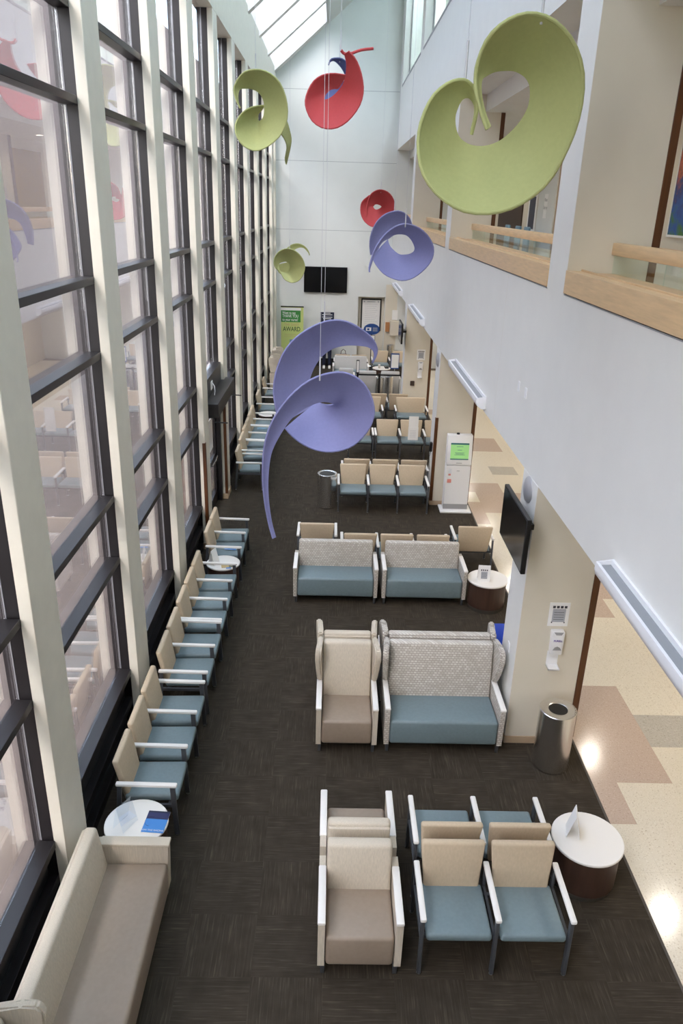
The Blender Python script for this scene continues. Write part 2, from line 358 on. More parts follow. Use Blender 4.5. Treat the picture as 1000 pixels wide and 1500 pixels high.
# entrance between the guarded columns
y0, y1 = bays[DOORBAY]
d = empty('door_1', (0, y0, 0), kind='structure'); L_ = y1 - y0
B().box(GX - .02, MX + .04, 0, L_, 2.62, 2.98).obj('spandrel_panel', 'panel_dark', d)
B().box(GX + .02, -2.02, .02, L_ + .25, 2.36, 2.62, .008, 1).obj('operator_box', 'steel', d)
for a in (0, L_ - .1): B().box(GX - .04, MX, a, a + .1, 0, 2.62).obj('door_frame', 'steel', d)
for a, b in ((.1, L_ / 2), (L_ / 2, L_ - .1)):
    g = B()
    g.box(GX - .025, GX + .025, a, a + .09, .02, 2.36).box(GX - .025, GX + .025, b - .09, b, .02, 2.36).box(GX - .025, GX + .025, a, b, .02, .28).box(GX - .025, GX + .025, a, b, 2.26, 2.36).box(GX - .025, GX + .025, a, b, 1.0, 1.1)
    leaf = g.obj('door_leaf', 'steel', d)
    B().box(GX - .005, GX + .005, a + .09, b - .09, .28, 2.26).obj('pane', 'glass', leaf, False)
    B().tube([(GX + .06, a + .12, 1.05), (GX + .08, (a + b) / 2, 1.05), (GX + .06, b - .12, 1.05)], .016).obj('push_bar', 'ss', leaf)
B().box(GX + .007, GX + .012, L_ / 2 + .2, L_ / 2 + .62, 1.3, 1.95).obj('door_notice', 'paper', d)
B().box(MX + .01, MX + .05, .75, .95, 2.7, 2.86, .01).obj('sensor', 'plastic', d)
B().tube([(MX + .06, .85, 2.82), (MX + .1, .8, 2.78), (MX + .12, .74, 2.70), (MX + .11, .72, 2.62)], .008).obj('sensor_cord', 'plastic', d)
for a in (-.02, L_ + .02):
    B().tube([(-2.1, a + .0, 2.3), (-1.86, a + .05, 2.28)], .012).obj('bracket', 'black', d)
# walnut guards on the two columns at the entrance
for nn, (e, sgn) in enumerate(((EK[DOORBAY], 0), (EK[DOORBAY + 1], 0))):
    B().box(CX - .045, CX + .012, e - .512, e - .44, .12, 2.05, .004, 1).obj('corner_guard', 'walnut', wl)
    B().box(CX - .11, CX + .014, e - .514, e + .012, 0, .12, .003, 1).obj('column_base', 'base', wl)
# ---- right side: pillars, bulkhead, upper gallery
wr = st(B().box(BX, BX + .25, YB, YF, 3.31, 5.27).obj('wall_right', 'white'))
PY = [(-.35, .27), (7.43, 8.05), (15.28, 15.88), (22.95, 23.55)]
for (a, b) in PY:
    B().box(BX, 3.0, a, b, 0, 3.31).obj('pillar', 'cream', wr)
    B().box(BX, 3.0, a, b, 5.27, 7.9).obj('pillar', 'cream', wr)
    B().box(BX - .003, BX + .02, a + .001, b + .003, 0, 3.31).obj('pillar_face', 'white', wr)
    B().box(BX - .003, BX + .02, a + .001, b + .003, 5.27, 7.9).obj('pillar_face', 'white', wr)
    for z0, z1 in ((.1, 3.31), (5.0, 7.62)):
        B().box(2.955, 3.03, a - .012, a + .05, z0, z1, .004, 1).obj('corner_guard', 'walnut', wr)
    B().box(BX - .012, 3.012, a - .012, b + .012, 0, .1, .003, 1).obj('pillar_base', 'base', wr)
a, b = PY[2]
B().box(BX - .014, BX + .05, a - .014, a + .05, .1, 1.95, .004, 1).obj('corner_guard', 'walnut', wr)
B().box(BX, BX + .25, YB, YF, 7.9, 9.83).obj('upper_band', 'white', wr)
seam = B()
for yy in (9.9, 17.9): seam.box(BX - .0006, BX + .01, yy, yy + .002, 3.35, 5.25)
seam.obj('joint_line', 'cream', wr)
# clerestory band: posts between openings, top
for (a, b) in ((YB, .2), (6.9, 7.6), (14.7, 15.4), (22.7, 23.4), (29.45, YF)): B().box(BX, BX + .25, a, b, 9.83, 14.3).obj('clerestory_post', 'white', wr)
for q, (a, b) in enumerate(((.2, 6.9), (7.6, 14.7), (15.4, 22.7), (23.4, 29.45))):
    w = empty('window_%d' % (20 + q), (0, 0, 0), kind='structure')
    B().box(BX - .01, BX + .25, a, b, 9.80, 9.86, .004, 1).obj('window_sill', 'fixin', w)
    B().box(BX + .2, BX + .24, a, b, 9.86, 9.93).obj('window_frame', 'greyp', w); B().box(BX + .2, BX + .24, b - .06, b, 9.9, 14.2).obj('window_frame', 'greyp', w); B().box(BX + .2, BX + .24, a, a + .06, 9.9, 14.2).obj('window_frame', 'greyp', w)
    B().box(BX + .215, BX + .225, a, b, 9.9, 14.2).obj('pane', 'glass_clear', w, False)
# wood sills and guards in the gallery openings
openings = [(YB, -.35), (.27, 7.43), (8.05, 15.28), (15.88, 22.95), (23.55, YF)]
for n, (a, b) in enumerate(openings):
    if n == 0: continue
    g = empty('trim_%d' % n, (0, 0, 0), kind='structure')
    B().box(BX - .012, BX + .03, a, b, 5.28, 5.49, .003, 1).obj('fascia_board', 'maple', g)
    B().box(BX + .03, BX + .13, a, b, 5.28, 5.485, .003, 1).obj('sill_board', 'maple', g)
    B().box(BX + .13, BX + .15, a, b, 5.28, 5.50, .003, 1).obj('sill_lip', 'maple', g)
    B().box(BX + .15, BX + .45, a, b, 5.28, 5.47, .003, 1).obj('sill_board', 'maple', g)
    ra = a + (.0 if n else 0)
    B().box(2.59, 2.67, ra, b, 5.635, 5.745, .012, 2).obj('hand_rail', 'maple', g)
    m_ = max(1, round((b - a) / 1.2)); s_ = (b - a) / m_
    for q in range(m_): B().box(2.622, 2.634, a + q * s_ + .004, a + (q + 1) * s_ - .004, 5.47, 5.64).obj('glass_panel', 'glass_clear', g, False)
    B().box(BX - .004, BX + .004, a, b, 5.262, 5.272).obj('reveal_line', 'fixin', g)
# gallery floor, soffit, corridor ceilings and back walls
sl = st(B().box(BX + .25, 6.7, YB, YF, 3.2, 4.4).obj('trim_10', 'cream'))
st(B().box(BX + .25, 2.67, YB, YF, 7.9, 8.05).obj('trim_11', 'white'))
gc = st(B().box(2.67, 6.7, YB, YF, 7.62, 8.05).obj('trim_12', 'white'))
wbk = st(B().box(6.6, 6.75, YB, YF, 0, 3.2).obj('wall_corridor', 'cream'))
wbu = st(B().box(4.75, 4.95, YB, YF, 4.4, 7.62).obj('wall_gallery', 'cream'))
B().box(4.735, 4.75, 9.5, 14.4, 5.43, 5.55).obj('chair_rail', 'maple', wbu)
B().box(4.70, 4.75, 24.5, 24.62, 4.4, 7.62).obj('door_casing', 'walnut', wbu)
B().box(4.72, 4.75, 20.5, 23.4, 4.4, 7.2).obj('dark_panel', 'darkroom', wbu)
B().box(4.72, 4.75, 24.62, 27, 4.4, 7.3).obj('ochre_panel', 'ochre', wbu)
# a projecting frosted wall and pier upstairs behind the second opening
B().box(4.72, 4.75, 15.2, 16.85, 4.4, 6.75).obj('frosted_panel', 'pale_teal', wbu)
B().box(4.69, 4.75, 16.85, 17.3, 4.4, 7.62).obj('tan_casing', 'base', wbu)
B().box(4.66, 4.75, 17.3, 18.7, 4.4, 7.62).obj('pier', 'farwall', wbu)
# room wall behind the clerestory, added to block sky, roof left off for light
cr_ = st(B().box(3.6, 3.7, YB, YF, 8.05, 14.6).box(BX + .25, 3.7, YB - .1, YB, 8.05, 14.6).obj('wall_clerestory', 'sage'))
# ---- far wall with recessed doorway
AX0, AX1, AZ = 0.98, 2.02, 2.72
wf = st(B().box(-2.6, AX0, YF, YF + .3, 0, 14.4).box(AX1, 6.7, YF, YF + .3, 0, 14.4).box(AX0, AX1, YF, YF + .3, AZ, 14.4).obj('wall_far', 'farwall'))
B().box(AX0, AX1, YF + .22, YF + .3, 0, AZ).obj('recess_panel', 'cream', wf)
jl = B()
for zz in (7.45, 9.75, 5.1): jl.box(-2.2, 2.2, YF - .0015, YF + .01, zz, zz + .012)
jl.box(-.35, -.345, YF - .0015, YF + .01, 7.45, 11.5)
jl.obj('joint_line', 'fixin', wf)
B().box(AX1 + .02, BX + .3, YF - .004, YF + .01, 0, 3.2).obj('cream_panel', 'cream', wf)
B().box(-2.2, AX0, YF - .012, YF, 0, .3).obj('wall_base', 'black', wf)
st(B().box(-2.7, 6.7, YB - .2, YB, 0, 14.4).obj('wall_back', 'white'))
# ---- sloped ceiling with skylight rafters
TN = .84; ce = empty('ceiling', kind='structure')
def slz(x): return 10.22 + TN * (x + 2.2)
def slab(x0, x1, y0, y1, t, name, m):
    B().poly([(x0, y0, slz(x0)), (x1, y0, slz(x1)), (x1, y0, slz(x1) + t), (x0, y0, slz(x0) + t)], (0, y1 - y0, 0)).obj(name, m, ce)
slab(-.42, 2.6, YB, YF, .15, 'ceiling_panel', 'white')
RS = [29.8 - 2.85 * i for i in range(12)]
for y in RS: slab(-2.45, -.42, y, y + .28, 1.1, 'rafter', 'white')
slab(-2.45, -.42, 30.0, YF, 1.1, 'rafter', 'white')
sk = empty('window_40', kind='structure')
def skp(a, b):
    B().poly([(-2.45, a, slz(-2.45) + 1.06), (-.42, a, slz(-.42) + 1.06), (-.42, a, slz(-.42) + 1.075), (-2.45, a, slz(-2.45) + 1.075)], (0, b - a, 0)).obj('pane', 'glass_sky', sk, False)
for y in RS[1:]: skp(y + .28, y + 2.85)
B().poly([(-2.5, YB, slz(-2.45)), (-2.45, YB, slz(-2.45)), (-2.45, YB, slz(-2.45) + 1.1), (-2.5, YB, slz(-2.45) + 1.1)], (0, YF - YB, 0)).obj('skylight_curb', 'white', ce)
B().poly([(-.42, YB, slz(-.42)), (-.37, YB, slz(-.37)), (-.37, YB, slz(-.37) + 1.1), (-.42, YB, slz(-.42) + 1.1)], (0, YF - YB, 0)).obj('skylight_curb', 'white', ce)
# ---- outside
go = B().box(-40, -2.5, -30, 60, -.4, -.1).obj('ground_outside', 'paving'); st(go)
st(B().box(-9.6, -9.2, -8, 70, -.4, 14.5).obj('wall_outside', 'stucco'))
# ---- recessed lamps
def downlight(x, y, z, r, pw, m, lab, grp):
    e = empty('recessed_lamp', (x, y, z)); tag(e, lab, 'lamp', grp)
    B().lathe(0, 0, [(r * 1.25, -.004), (r * 1.25, .004), (r, .004), (r, -.004), (r * 1.25, -.004)], 24).obj('lamp_trim', 'fix', e)
    B().cyl(0, 0, -.003, .003, r * .98, n=24).obj('lamp_lens', m, e)
    l = bpy.data.lights.new('lamp_light', 'SPOT'); l.energy = pw; l.color = (1, .92, .80); l.spot_size = math.radians(150); l.spot_blend = .8; l.shadow_soft_size = .1
    lo = bpy.data.objects.new('lamp_light', l); COL.objects.link(lo); lo.parent = e; lo.location = (0, 0, -.02)
for y in (1.0, 4.33, 7.67, 11.0, 14.35, 17.7, 21.0, 24.4, 27.8):
    downlight(4.85, y, 3.195, .14, 105, 'lamp', 'round recessed ceiling lamp in the lower corridor beyond the pillars', 'lower corridor lamps')
for y in (4.2, 8.2, 12.2, 16.2, 20.2, 24.2, 28.0):
    downlight(3.7, y, 7.615, .1, 45, 'lamp2', 'round recessed ceiling lamp above the upper gallery walkway', 'upper gallery lamps')

# ================================================================== SEATING
def tandem(n, p=.615, back='beige', seat='teal', bw=None):
    """shared meshes for an n-seat chair unit; local: arms from y=0 (front) to .6, faces -y, x 0..n*p"""
    key = ('tan', n, p)
    def mk():
        d = {}
        d['seat'] = B().box(.035, p - .035, -.015, .52, .395, .475, .028, 3, lambda x, y, z: (x, y, z - .03 * max(0, y) + (.012 if z > .45 else 0) * math.sin(PI * min(1, max(0, (x - .03) / (p - .06)))))).mesh('seat', seat)
        d['backrest'] = B().box(.028, p - .028, .47, .535, .37, .885, .024, 3, lambda x, y, z: (p / 2 + (x - p / 2) * (1 if z > .52 else .82 + .18 * (z - .37) / .15), y + .17 * (z - .40), z)).mesh('backrest', back)
        d['armrest'] = B().box(-.026, .026, -.02, .585, .632, .668, .012, 2, lambda x, y, z: (x, y, z - (.02 if y < .0 else 0) - .02 * y)).mesh('armrest', 'arm')
        d['leg_f'] = B().box(-.016, .016, .0, .05, 0.012, .64, .005, 1, lambda x, y, z: (x, y - .015 + .03 * z, z)).mesh('leg', 'legm')
        d['leg_r'] = B().box(-.014, .014, .53, .575, 0.012, .635, .005, 1, lambda x, y, z: (x, y + .05 * (1 - z / .6), z)).mesh('leg', 'legm')
        d['glide'] = B().cyl(0, .01, 0, .014, .018, n=10).mesh('glide', 'glide')
        d['glide_r'] = B().cyl(0, .602, 0, .014, .018, n=10).mesh('glide', 'glide')
        d['side_rail'] = B().box(-.012, .012, .02, .56, .36, .395).mesh('side_rail', 'legm')
        d['seat_frame'] = B().box(.0, n * p, .05, .085, .355, .39).box(.0, n * p, .46, .495, .345, .38).mesh('seat_frame', 'legm')
        return d
    return bm_(key, mk)
def chair(n, x, y, rz, label, p=.615, name=None, group=None):
    d = tandem(n, p)
    e = empty(name or ('armchair_frame' if n == 1 else 'tandem_chair'), (x, y, 0), rz)
    tag(e, label, 'chair' if n == 1 else 'chair row', group)
    for i in range(n):
        link('seat', d['seat'], e, (i * p, 0, 0)); link('backrest', d['backrest'], e, (i * p, 0, 0))
    for i in range(n + 1):
        dx = i * p
        link('armrest', d['armrest'], e, (dx, 0, 0))
        a = link('leg', d['leg_f'], e, (dx, 0, 0)); link('glide', d['glide'], a)
        a = link('leg', d['leg_r'], e, (dx, 0, 0)); link('glide', d['glide_r'], a)
        link('side_rail', d['side_rail'], e, (dx, 0, 0))
    link('seat_frame', d['seat_frame'], e)
    return e
def uphol(kind, w, dp, x, y, rz, label, cat, back, seat, side, name, top=.88, armh=.63, wing=False, cap='arm', armw=.062):
    """upholstered arm chair / settee; local: front y=0, back y=dp, x 0..w, faces -y"""
    key = ('up', kind)
    def mk():
        d = {}; aw = armw
        d['seat'] = B().box(aw + .004, w - aw - .004, .01, dp - .17, .13, .455, .035, 3, lambda X, Y, Z: (X, Y, Z - (.03 * Y if Z > .3 else 0))).mesh('seat', seat)
        d['back'] = B().box(aw + .004, w - aw - .004, dp - .2, dp - .09, .30, top, .035, 3, lambda X, Y, Z: (X, Y + .14 * (Z - .55), Z)).mesh('backrest', back)
        d['outer_back'] = B().box(aw + .01, w - aw - .01, dp - .1, dp - .05, .13, top - .03, .02, 2, lambda X, Y, Z: (X, Y + .10 * (Z - .55), Z)).mesh('outer_back', side)
        pts = [(0, .02, .12), (0, .0, armh - .01), (0, dp - .16, armh + .01), (0, dp - .03, armh + .0), (0, dp - .03, .12)]
        d['side'] = B().poly(pts, (aw - .004, 0, 0)).mesh('side_panel', side)
        d['cap'] = B().box(-.004, aw, -.012, dp - .15, armh - .012, armh + .02, .010, 2).mesh('arm_cap', cap)
        d['leg'] = B().box(-.022, .022, -.022, .022, 0, .135, .003, 1, lambda X, Y, Z: (X * (.75 + .25 * Z / .135), Y * (.75 + .25 * Z / .135), Z)).mesh('leg', 'legm')
        if wing:
            # curved wing: profile in (y, z), extruded across x, flaring outwards towards its front edge
            pr = [(dp - .06, armh + .01), (dp - .22, armh + .015), (dp - .25, armh + .10), (dp - .32, armh + .24), (dp - .36, top - .12), (dp - .36, top - .03), (dp - .32, top + .025), (dp - .22, top + .035), (dp - .08, top + .03), (dp + .0, top + .01), (dp - .01, top - .2)]
            for sd in (-1, 1):
                b = B(); b.poly([(0, q[0], q[1]) for q in pr], (aw + .004, 0, 0))
                bmesh.ops.bevel(b.bm, geom=list(b.bm.edges), offset=.016, segments=2, affect='EDGES')
                for v in b.bm.verts: v.co.x += sd * .13 * max(0, dp - .14 - v.co.y) * max(0, min(1, (v.co.z - armh) / .3))
                d['wing%d' % sd] = b.mesh('wing', side)
        return d
    d = bm_(key, mk)
    e = empty(name, (x, y, 0), rz); tag(e, label, cat)
    link('seat', d['seat'], e); link('backrest', d['back'], e); link('outer_back', d['outer_back'], e)
    for s, ox in ((0, 0), (1, w - armw)):
        link('side_panel', d['side'], e, (ox + (.002 if not s else .002), 0, 0))
        link('arm_cap', d['cap'], e, (ox + (.002), 0, 0))
        if wing:
            link('wing', d['wing%d' % (2 * s - 1)], e, (ox, 0, 0))
    for lx in (.045, w - .045):
        for ly in (.06, dp - .1): link('leg', d['leg'], e, (lx, ly, 0))
    return e
R0, R180, RL = 0.0, PI, PI / 2
# near group beside the round table at the corridor edge
chair(2, .85, 4.43, R0, 'two-seat teal and beige chair next to the cream armchair, facing away from the wingback seats')
chair(2, 2.10, 5.80, R180, 'two-seat teal and beige chair next to the round table, facing the wingback seats')
AW = dict(back='linen', seat='taupe', side='linen')
uphol('arm', .70, .72, -.01, 4.38, R0, 'cream armchair with taupe seat, back to back with its twin, facing away from wingbacks', 'armchair', name='armchair', **AW)
uphol('arm', .70, .72, .69, 5.86, R180, 'cream armchair with taupe seat, facing the cream wingback chair across the carpet', 'armchair', name='armchair', **AW)
# wingback group
uphol('wing', .72, .76, -.09, 7.17, R0, 'tall cream wingback chair with taupe seat showing its front, left of patterned settee', 'armchair', name='wingback_chair', top=1.13, wing=True, **AW)
uphol('wing', .72, .76, .63, 8.76, R180, 'tall cream wingback chair turned towards the two low settees, back to back with its twin', 'armchair', name='wingback_chair', top=1.13, wing=True, **AW)
SW = dict(back='weave', seat='teal', side='weave')
uphol('wset', 1.40, .76, .71, 7.19, R0, 'tall grey patterned wingback settee with teal seat showing its front', 'settee', name='wingback_settee', top=1.13, wing=True, **SW)
uphol('wset', 1.40, .76, 2.11, 8.78, R180, 'tall grey patterned wingback settee turned towards the two low settees', 'settee', name='wingback_settee', top=1.13, wing=True, **SW)
# low settees
uphol('set', 1.36, .72, -.54, 10.77, R0, 'low settee with grey patterned back and teal seat, on the open carpet side', 'settee', name='low_settee', top=.87, **SW)
uphol('set', 1.36, .72, .89, 10.77, R0, 'low settee with grey patterned back and teal seat, next to the round table', 'settee', name='low_settee', top=.87, **SW)
chair(3, 2.09, 12.22, R180, 'three-seat beige chair row standing back to back with the two low settees')
chair(1, .14, 12.62, R180, 'single beige chair behind the low settee on the open carpet side', .66, 'lounge_chair')
chair(1, 2.90, 12.62, R180, 'single beige chair behind the round table at the corridor edge', .66, 'lounge_chair')
# row beside the check-in kiosk
chair(3, .20, 14.74, R0, 'three-seat teal and beige chair row between the steel bin and the check-in kiosk', .625)
chair(3, 2.16, 16.26, R180, 'three-seat chair row back to back with the row beside the check-in kiosk', .625)
# further rows
chair(1, .48, 18.45, R0, 'single teal and beige chair at the end of the row behind the clear sign holder', .615, 'lounge_chair')
chair(3, 1.165, 18.44, R0, 'three-seat teal and beige chair row behind the clear sign holder', .625)
chair(1, 1.86, 20.92, R0, 'extra-wide beige chair with teal seat beside the far pillar', .90, 'wide_chair')
chair(1, .58, 20.92, R0, 'extra-wide beige chair with teal seat beside its twin near the far pillar', .90, 'wide_chair')
chair(2, 2.30, 22.5, R180, 'two-seat beige chair row back to back with the extra-wide chairs', .625)
for xx, yy, ww, lab in ((1.56, 25.72, .72, 'grey upholstered chair seen from behind, under the black barrier belt, left of its twin'), (2.34, 25.72, .75, 'grey upholstered chair seen from behind, under the black barrier belt, nearest the far pillar'), (.80, 26.05, .62, 'grey upholstered chair seen from behind, left of the barrier post')):
    uphol('grey%d' % int(ww * 100), ww, .7, xx, yy, R180, lab, 'armchair', name='grey_armchair', back='greyfab', seat='teal', side='greyfab', top=.9)
uphol('fset', 1.32, .7, .03, 27.1, R0, 'small settee with grey back and teal seat near the far wall', 'settee', name='far_settee', back='greyfab', seat='teal', side='greyfab', top=.9)
chair(2, 1.32, 28.62, R180, 'two-seat beige chair row back to back with the small far settee')
chair(1, 1.52, 28.45, R0, 'single beige chair behind the small white table near the framed notice', .66, 'lounge_chair')
chair(1, 2.30, 28.45, R0, 'single beige chair in the far corner beside the steel bin', .62, 'lounge_chair')
# chairs along the glazing, facing the room
chair(3, -1.455, 5.91, RL, 'three-seat teal and beige chair row by the windows, next to the cream sofa table', .582)
chair(2, -1.455, 7.86, RL, 'two-seat teal and beige chair row by the windows, between two three-seat rows', .605)
chair(3, -1.46, 9.13, RL, 'three-seat teal and beige chair row by the windows, next to the table with leaflets', .585)
chair(2, -1.46, 11.51, RL, 'two-seat teal and beige chair row by the windows, next to the entrance', .61)
chair(1, -1.49, 15.95, RL, 'single teal and beige chair just past the entrance door by the windows', .66, 'lounge_chair')
chair(1, -1.52, 16.86, RL, 'wide beige chair second from the entrance door by the windows', .80, 'wide_chair')
chair(2, -1.54, 17.75, RL, 'two-seat chair row by the windows after the wide chair past the entrance', .605)
chair(2, -1.55, 19.05, RL, 'two-seat chair row by the windows next to the far small table', .60)
chair(1, -1.56, 21.3, RL, 'wide beige chair by the windows past the far small table', .82, 'wide_chair')
chair(1, -1.56, 23.3, RL, 'single beige chair by the windows nearest the covered stack', .62, 'lounge_chair')
# cream sofa against the glazing
uphol('sofa', 1.82, .76, -1.37, 3.42, RL, 'long cream sofa with taupe seat against the windows', 'sofa', back='linen', seat='taupe', side='linen', name='sofa', top=.87, cap='linen', armw=.10)
uphol('wing', .72, .76, -1.37, 2.63, RL, 'cream wingback chair beyond the near end of the long sofa', 'armchair', name='wingback_chair', top=1.13, wing=True, **AW)
# two covered white chairs at the far end of the glazing
for yy, lab in ((25.6, 'cream high-backed chair by the windows, nearer the entrance of the pair before the banner'), (27.0, 'cream high-backed chair by the windows, right before the green banner')):
    uphol('wing', .72, .76, -1.38, yy, RL, lab, 'armchair', name='wingback_chair', top=1.13, wing=True, **AW)

# ================================================================== TABLES, BINS AND SMALL THINGS
def drum(x, y, r, label, h=.5):
    e = empty('drum_table', (x, y, 0)); tag(e, label, 'table')
    B().lathe(0, 0, [(0, h - .028), (r - .006, h - .028), (r, h - .022), (r, h - .005), (r - .006, h), (0, h)], 48).obj('table_top', 'tabletop', e)
    B().cyl(0, 0, .07, h - .028, r - .025, n=48).obj('drum_body', 'drum', e)
    B().cyl(0, 0, 0, .07, r - .045, n=48).obj('kick_ring', 'kick', e)
    return e
drum(2.53, 5.45, .335, 'round white-topped walnut drum table beside the two-seat chairs at the corridor edge')
drum(-1.76, 5.56, .30, 'round white-topped drum table between the cream sofa and the window chairs')
drum(2.59, 10.83, .325, 'round white-topped walnut drum table beside the low settee')
drum(-1.71, 11.2, .275, 'round white-topped drum table between two window chair rows, with leaflets')
drum(-1.75, 20.75, .28, 'small round white table among the far window chairs')
drum(1.83, 27.65, .33, 'small round white table near the framed notice, with a cup')
def tent(x, y, z, rz, label, w=.17, h=.24, m='acrylic', printed=False):
    e = empty('sign_holder', (x, y, z), rz); tag(e, label, 'sign holder')
    B().poly([(-w / 2, 0, 0), (-w / 2, .004, 0), (-w / 2, .064, h), (-w / 2, .06, h)], (w, 0, 0)).obj('front_sheet', m, e, False)
    B().poly([(-w / 2, .125, 0), (-w / 2, .129, 0), (-w / 2, .067, h), (-w / 2, .063, h)], (w, 0, 0)).obj('rear_sheet', m, e, False)
    if printed:
        th = math.atan2(.06, h)
        g = B()
        for q, (a, b, c, dd) in enumerate(((-.05, .05, .05, .165),)): g.box(a, b, -.0025, -.001, c, dd)
        o = g.obj('printed_block', 'inkgrey', e); o.rotation_euler = (-th, 0, 0)
        g = B()
        for q in range(4): g.box(-.055 + q * .03, -.036 + q * .03, -.0025, -.001, .178, .2)
        for q in range(4): g.box(-.045, .045 - .01 * (q % 2), -.0032, -.0022, .06 + q * .025, .064 + q * .025)
        o = g.obj('printed_lines', 'ink', e); o.rotation_euler = (-th, 0, 0)
    return e
tent(2.47, 5.50, .5, math.radians(75), 'white folded sign on the round table at the corridor edge', .17, .26, 'paper')
tent(-1.80, 5.50, .5, math.radians(62), 'clear acrylic sign holder on the table beside the cream sofa', .2, .26)
tent(2.50, 10.70, .5, math.radians(-4), 'white printed notice standing on the table beside the low settee', .19, .26, 'paper', True)
tent(-1.80, 11.13, .5, math.radians(70), 'white folded notice on the table between two window chair rows', .17, .25, 'paper')
def magazine(x, y, z, rz, label, w=.21, h=.27, full=True):
    e = empty('magazine', (x, y, z), rz); tag(e, label, 'magazine')
    B().box(-w / 2, w / 2, -h / 2, h / 2, 0, .006).obj('pages', 'paper', e)
    B().box(-w / 2, w / 2, -h / 2, h * .12, .006, .0072).obj('cover_sea', 'sea', e)
    B().box(-w / 2, w / 2, h * .12, h * .42, .006, .0072).obj('cover_photo', 'print', e)
    B().box(-w / 2, w / 2, h * .42, h / 2, .006, .0072).obj('cover_band', 'navyp', e)
    if full:
        text('ON THE RACINE', .027, 'paper', e, (0, -h * .40, .0074), (0, 0, 0), 'cover_title', .0003)
        B().tube([(-.05 + .055 * math.cos(t / 10 * PI + 1.2), .0 + .06 * math.sin(t / 10 * PI + 1.2), .0078) for t in range(12)], .0012, 5).obj('cover_swirl', 'navyp', e)
    return e
magazine(-1.575, 5.56, .5, math.radians(-4), 'blue magazine with sea cover on the table beside the cream sofa')
magazine(-1.66, 11.78, .486, math.radians(-6), 'blue leaflet lying on the teal window chair next to the entrance', .2, .14, False)
e = empty('leaflet', (-1.62, 11.06, .5), .2); tag(e, 'small folded photo leaflet on the table between two window chair rows', 'leaflet')
B().box(-.1, .02, -.05, .05, 0, .004).obj('page', 'btan', e); B().box(.02, .12, -.05, .05, 0, .006).obj('photo', 'olive', e); B().box(-.03, .05, -.085, -.05, 0, .004).obj('blue_page', 'sea', e)
e = empty('magazine', (-1.8, 19.3, .475), 0); tag(e, 'pale blue paper lying on a far window chair', 'magazine'); B().box(-.12, .12, -.1, .1, 0, .006).obj('pages', 'teal_chair', e)
def bin_(x, y, r, h, label, hole=.52):
    e = empty('steel_bin', (x, y, 0)); tag(e, label, 'bin')
    B().cyl(0, 0, .012, h - .012, r, n=48).obj('bin_body', 'ss', e)
    B().cyl(0, 0, 0, .014, r - .012, n=48).obj('bin_base', 'black', e)
    rim = B().lathe(0, 0, [(r - .002, h - .016), (r + .003, h - .012), (r + .003, h), (r - .004, h + .006), (r * hole + .01, h + .004), (r * hole, h - .004), (r * hole, h - .012), (r - .002, h - .016)], 48).obj('bin_rim', 'ss', e)
    B().cyl(0, 0, h - .0125, h - .008, r * hole, n=40).obj('bin_opening', 'black', e)
    return e
bin_(2.66, 7.07, .205, .77, 'tall brushed steel bin standing against the pillar with the hand sanitizer')
bin_(-.04, 15.08, .205, .74, 'brushed steel bin at the end of the row beside the kiosk', .78)
bin_(1.60, 24.66, .13, .78, 'slim grey steel bin in front of the barrier, darker of two', .7)
bin_(1.90, 24.66, .13, .82, 'slim shiny steel bin in front of the barrier belt, taller of two', .7)
bin_(2.28, 29.7, .16, 1.0, 'tall steel bin in the far corner under the white wall box', .7)
# blue recycling bin by the pillar
e = empty('recycling_bin', (2.215, 8.42, 0)); tag(e, 'blue recycling bin standing behind the wingback settee at the pillar', 'bin')
B().box(-.04, .24, -.3, .3, 0, .84, .02, 2).obj('bin_body', 'blue', e); B().box(-.05, .25, -.31, .31, .84, .9, .012, 2).obj('bin_lid', 'blue', e)
B().box(.20, .23, -.28, .28, .9, 1.15, .008, 1).obj('sign_board', 'blue', e); B().box(-.052, -.05, -.2, -.05, .55, .75).obj('bin_label', 'paper', e)

# kiosk
e = empty('check_in_kiosk', (2.70, 14.98, 0)); tag(e, 'white check-in kiosk with a green touch screen', 'kiosk')
B().box(-.33, .33, -.17, .26, 0, .035, .006, 1).obj('base_plate', 'plastic', e)
def tilt(x, y, z): return (x, y + .06 * (z - .9), z)
B().box(-.255, .255, -.03, .2, .035, 1.02, .006, 1).obj('lower_body', 'plastic', e)
B().box(-.26, .26, -.04, .2, 1.03, 1.66, .012, 2, lambda x, y, z: (x, y + (.12 * (z - 1.03) if y < 0.1 else 0), z)).obj('head', 'plastic', e)
B().box(-.258, .258, -.034, -.03, .05, .16).obj('kick_plate', 'greyp', e)
sy = lambda z: -.04 + .12 * (z - 1.03)
def face(x0, x1, z0, z1, dy): return [(x0, sy(z0) + dy, z0), (x1, sy(z0) + dy, z0), (x1, sy(z1) + dy, z1), (x0, sy(z1) + dy, z1)]
scr = B().poly(face(-.19, .19, 1.15, 1.50, -.004), (0, .006, 0)).obj('screen', 'kscreen', e)
B().poly(face(-.19, .19, 1.465, 1.50, -.006), (0, .003, 0)).obj('screen_bar', 'kbar', scr); B().poly(face(-.19, .19, 1.15, 1.172, -.006), (0, .003, 0)).obj('screen_bar', 'kbar', scr)
g = B()
for zz, hw in ((1.42, .07), (1.35, .045), (1.29, .10), (1.27, .08), (1.25, .11)): g.poly(face(-hw, hw, zz, zz + .007, -.006), (0, .003, 0))
g.obj('screen_text', 'kbar', scr)
B().poly(face(-.06, .06, 1.075, 1.085, -.004), (0, .004, 0)).obj('card_slot', 'greyp', e)
B().box(-.03, .03, -.033, -.03, .90, .91).obj('key_slot', 'greyp', e)
B().box(-.2, -.145, -.06, -.03, .84, .95, .006, 1).obj('leaflet_pocket', 'acrylic', e)
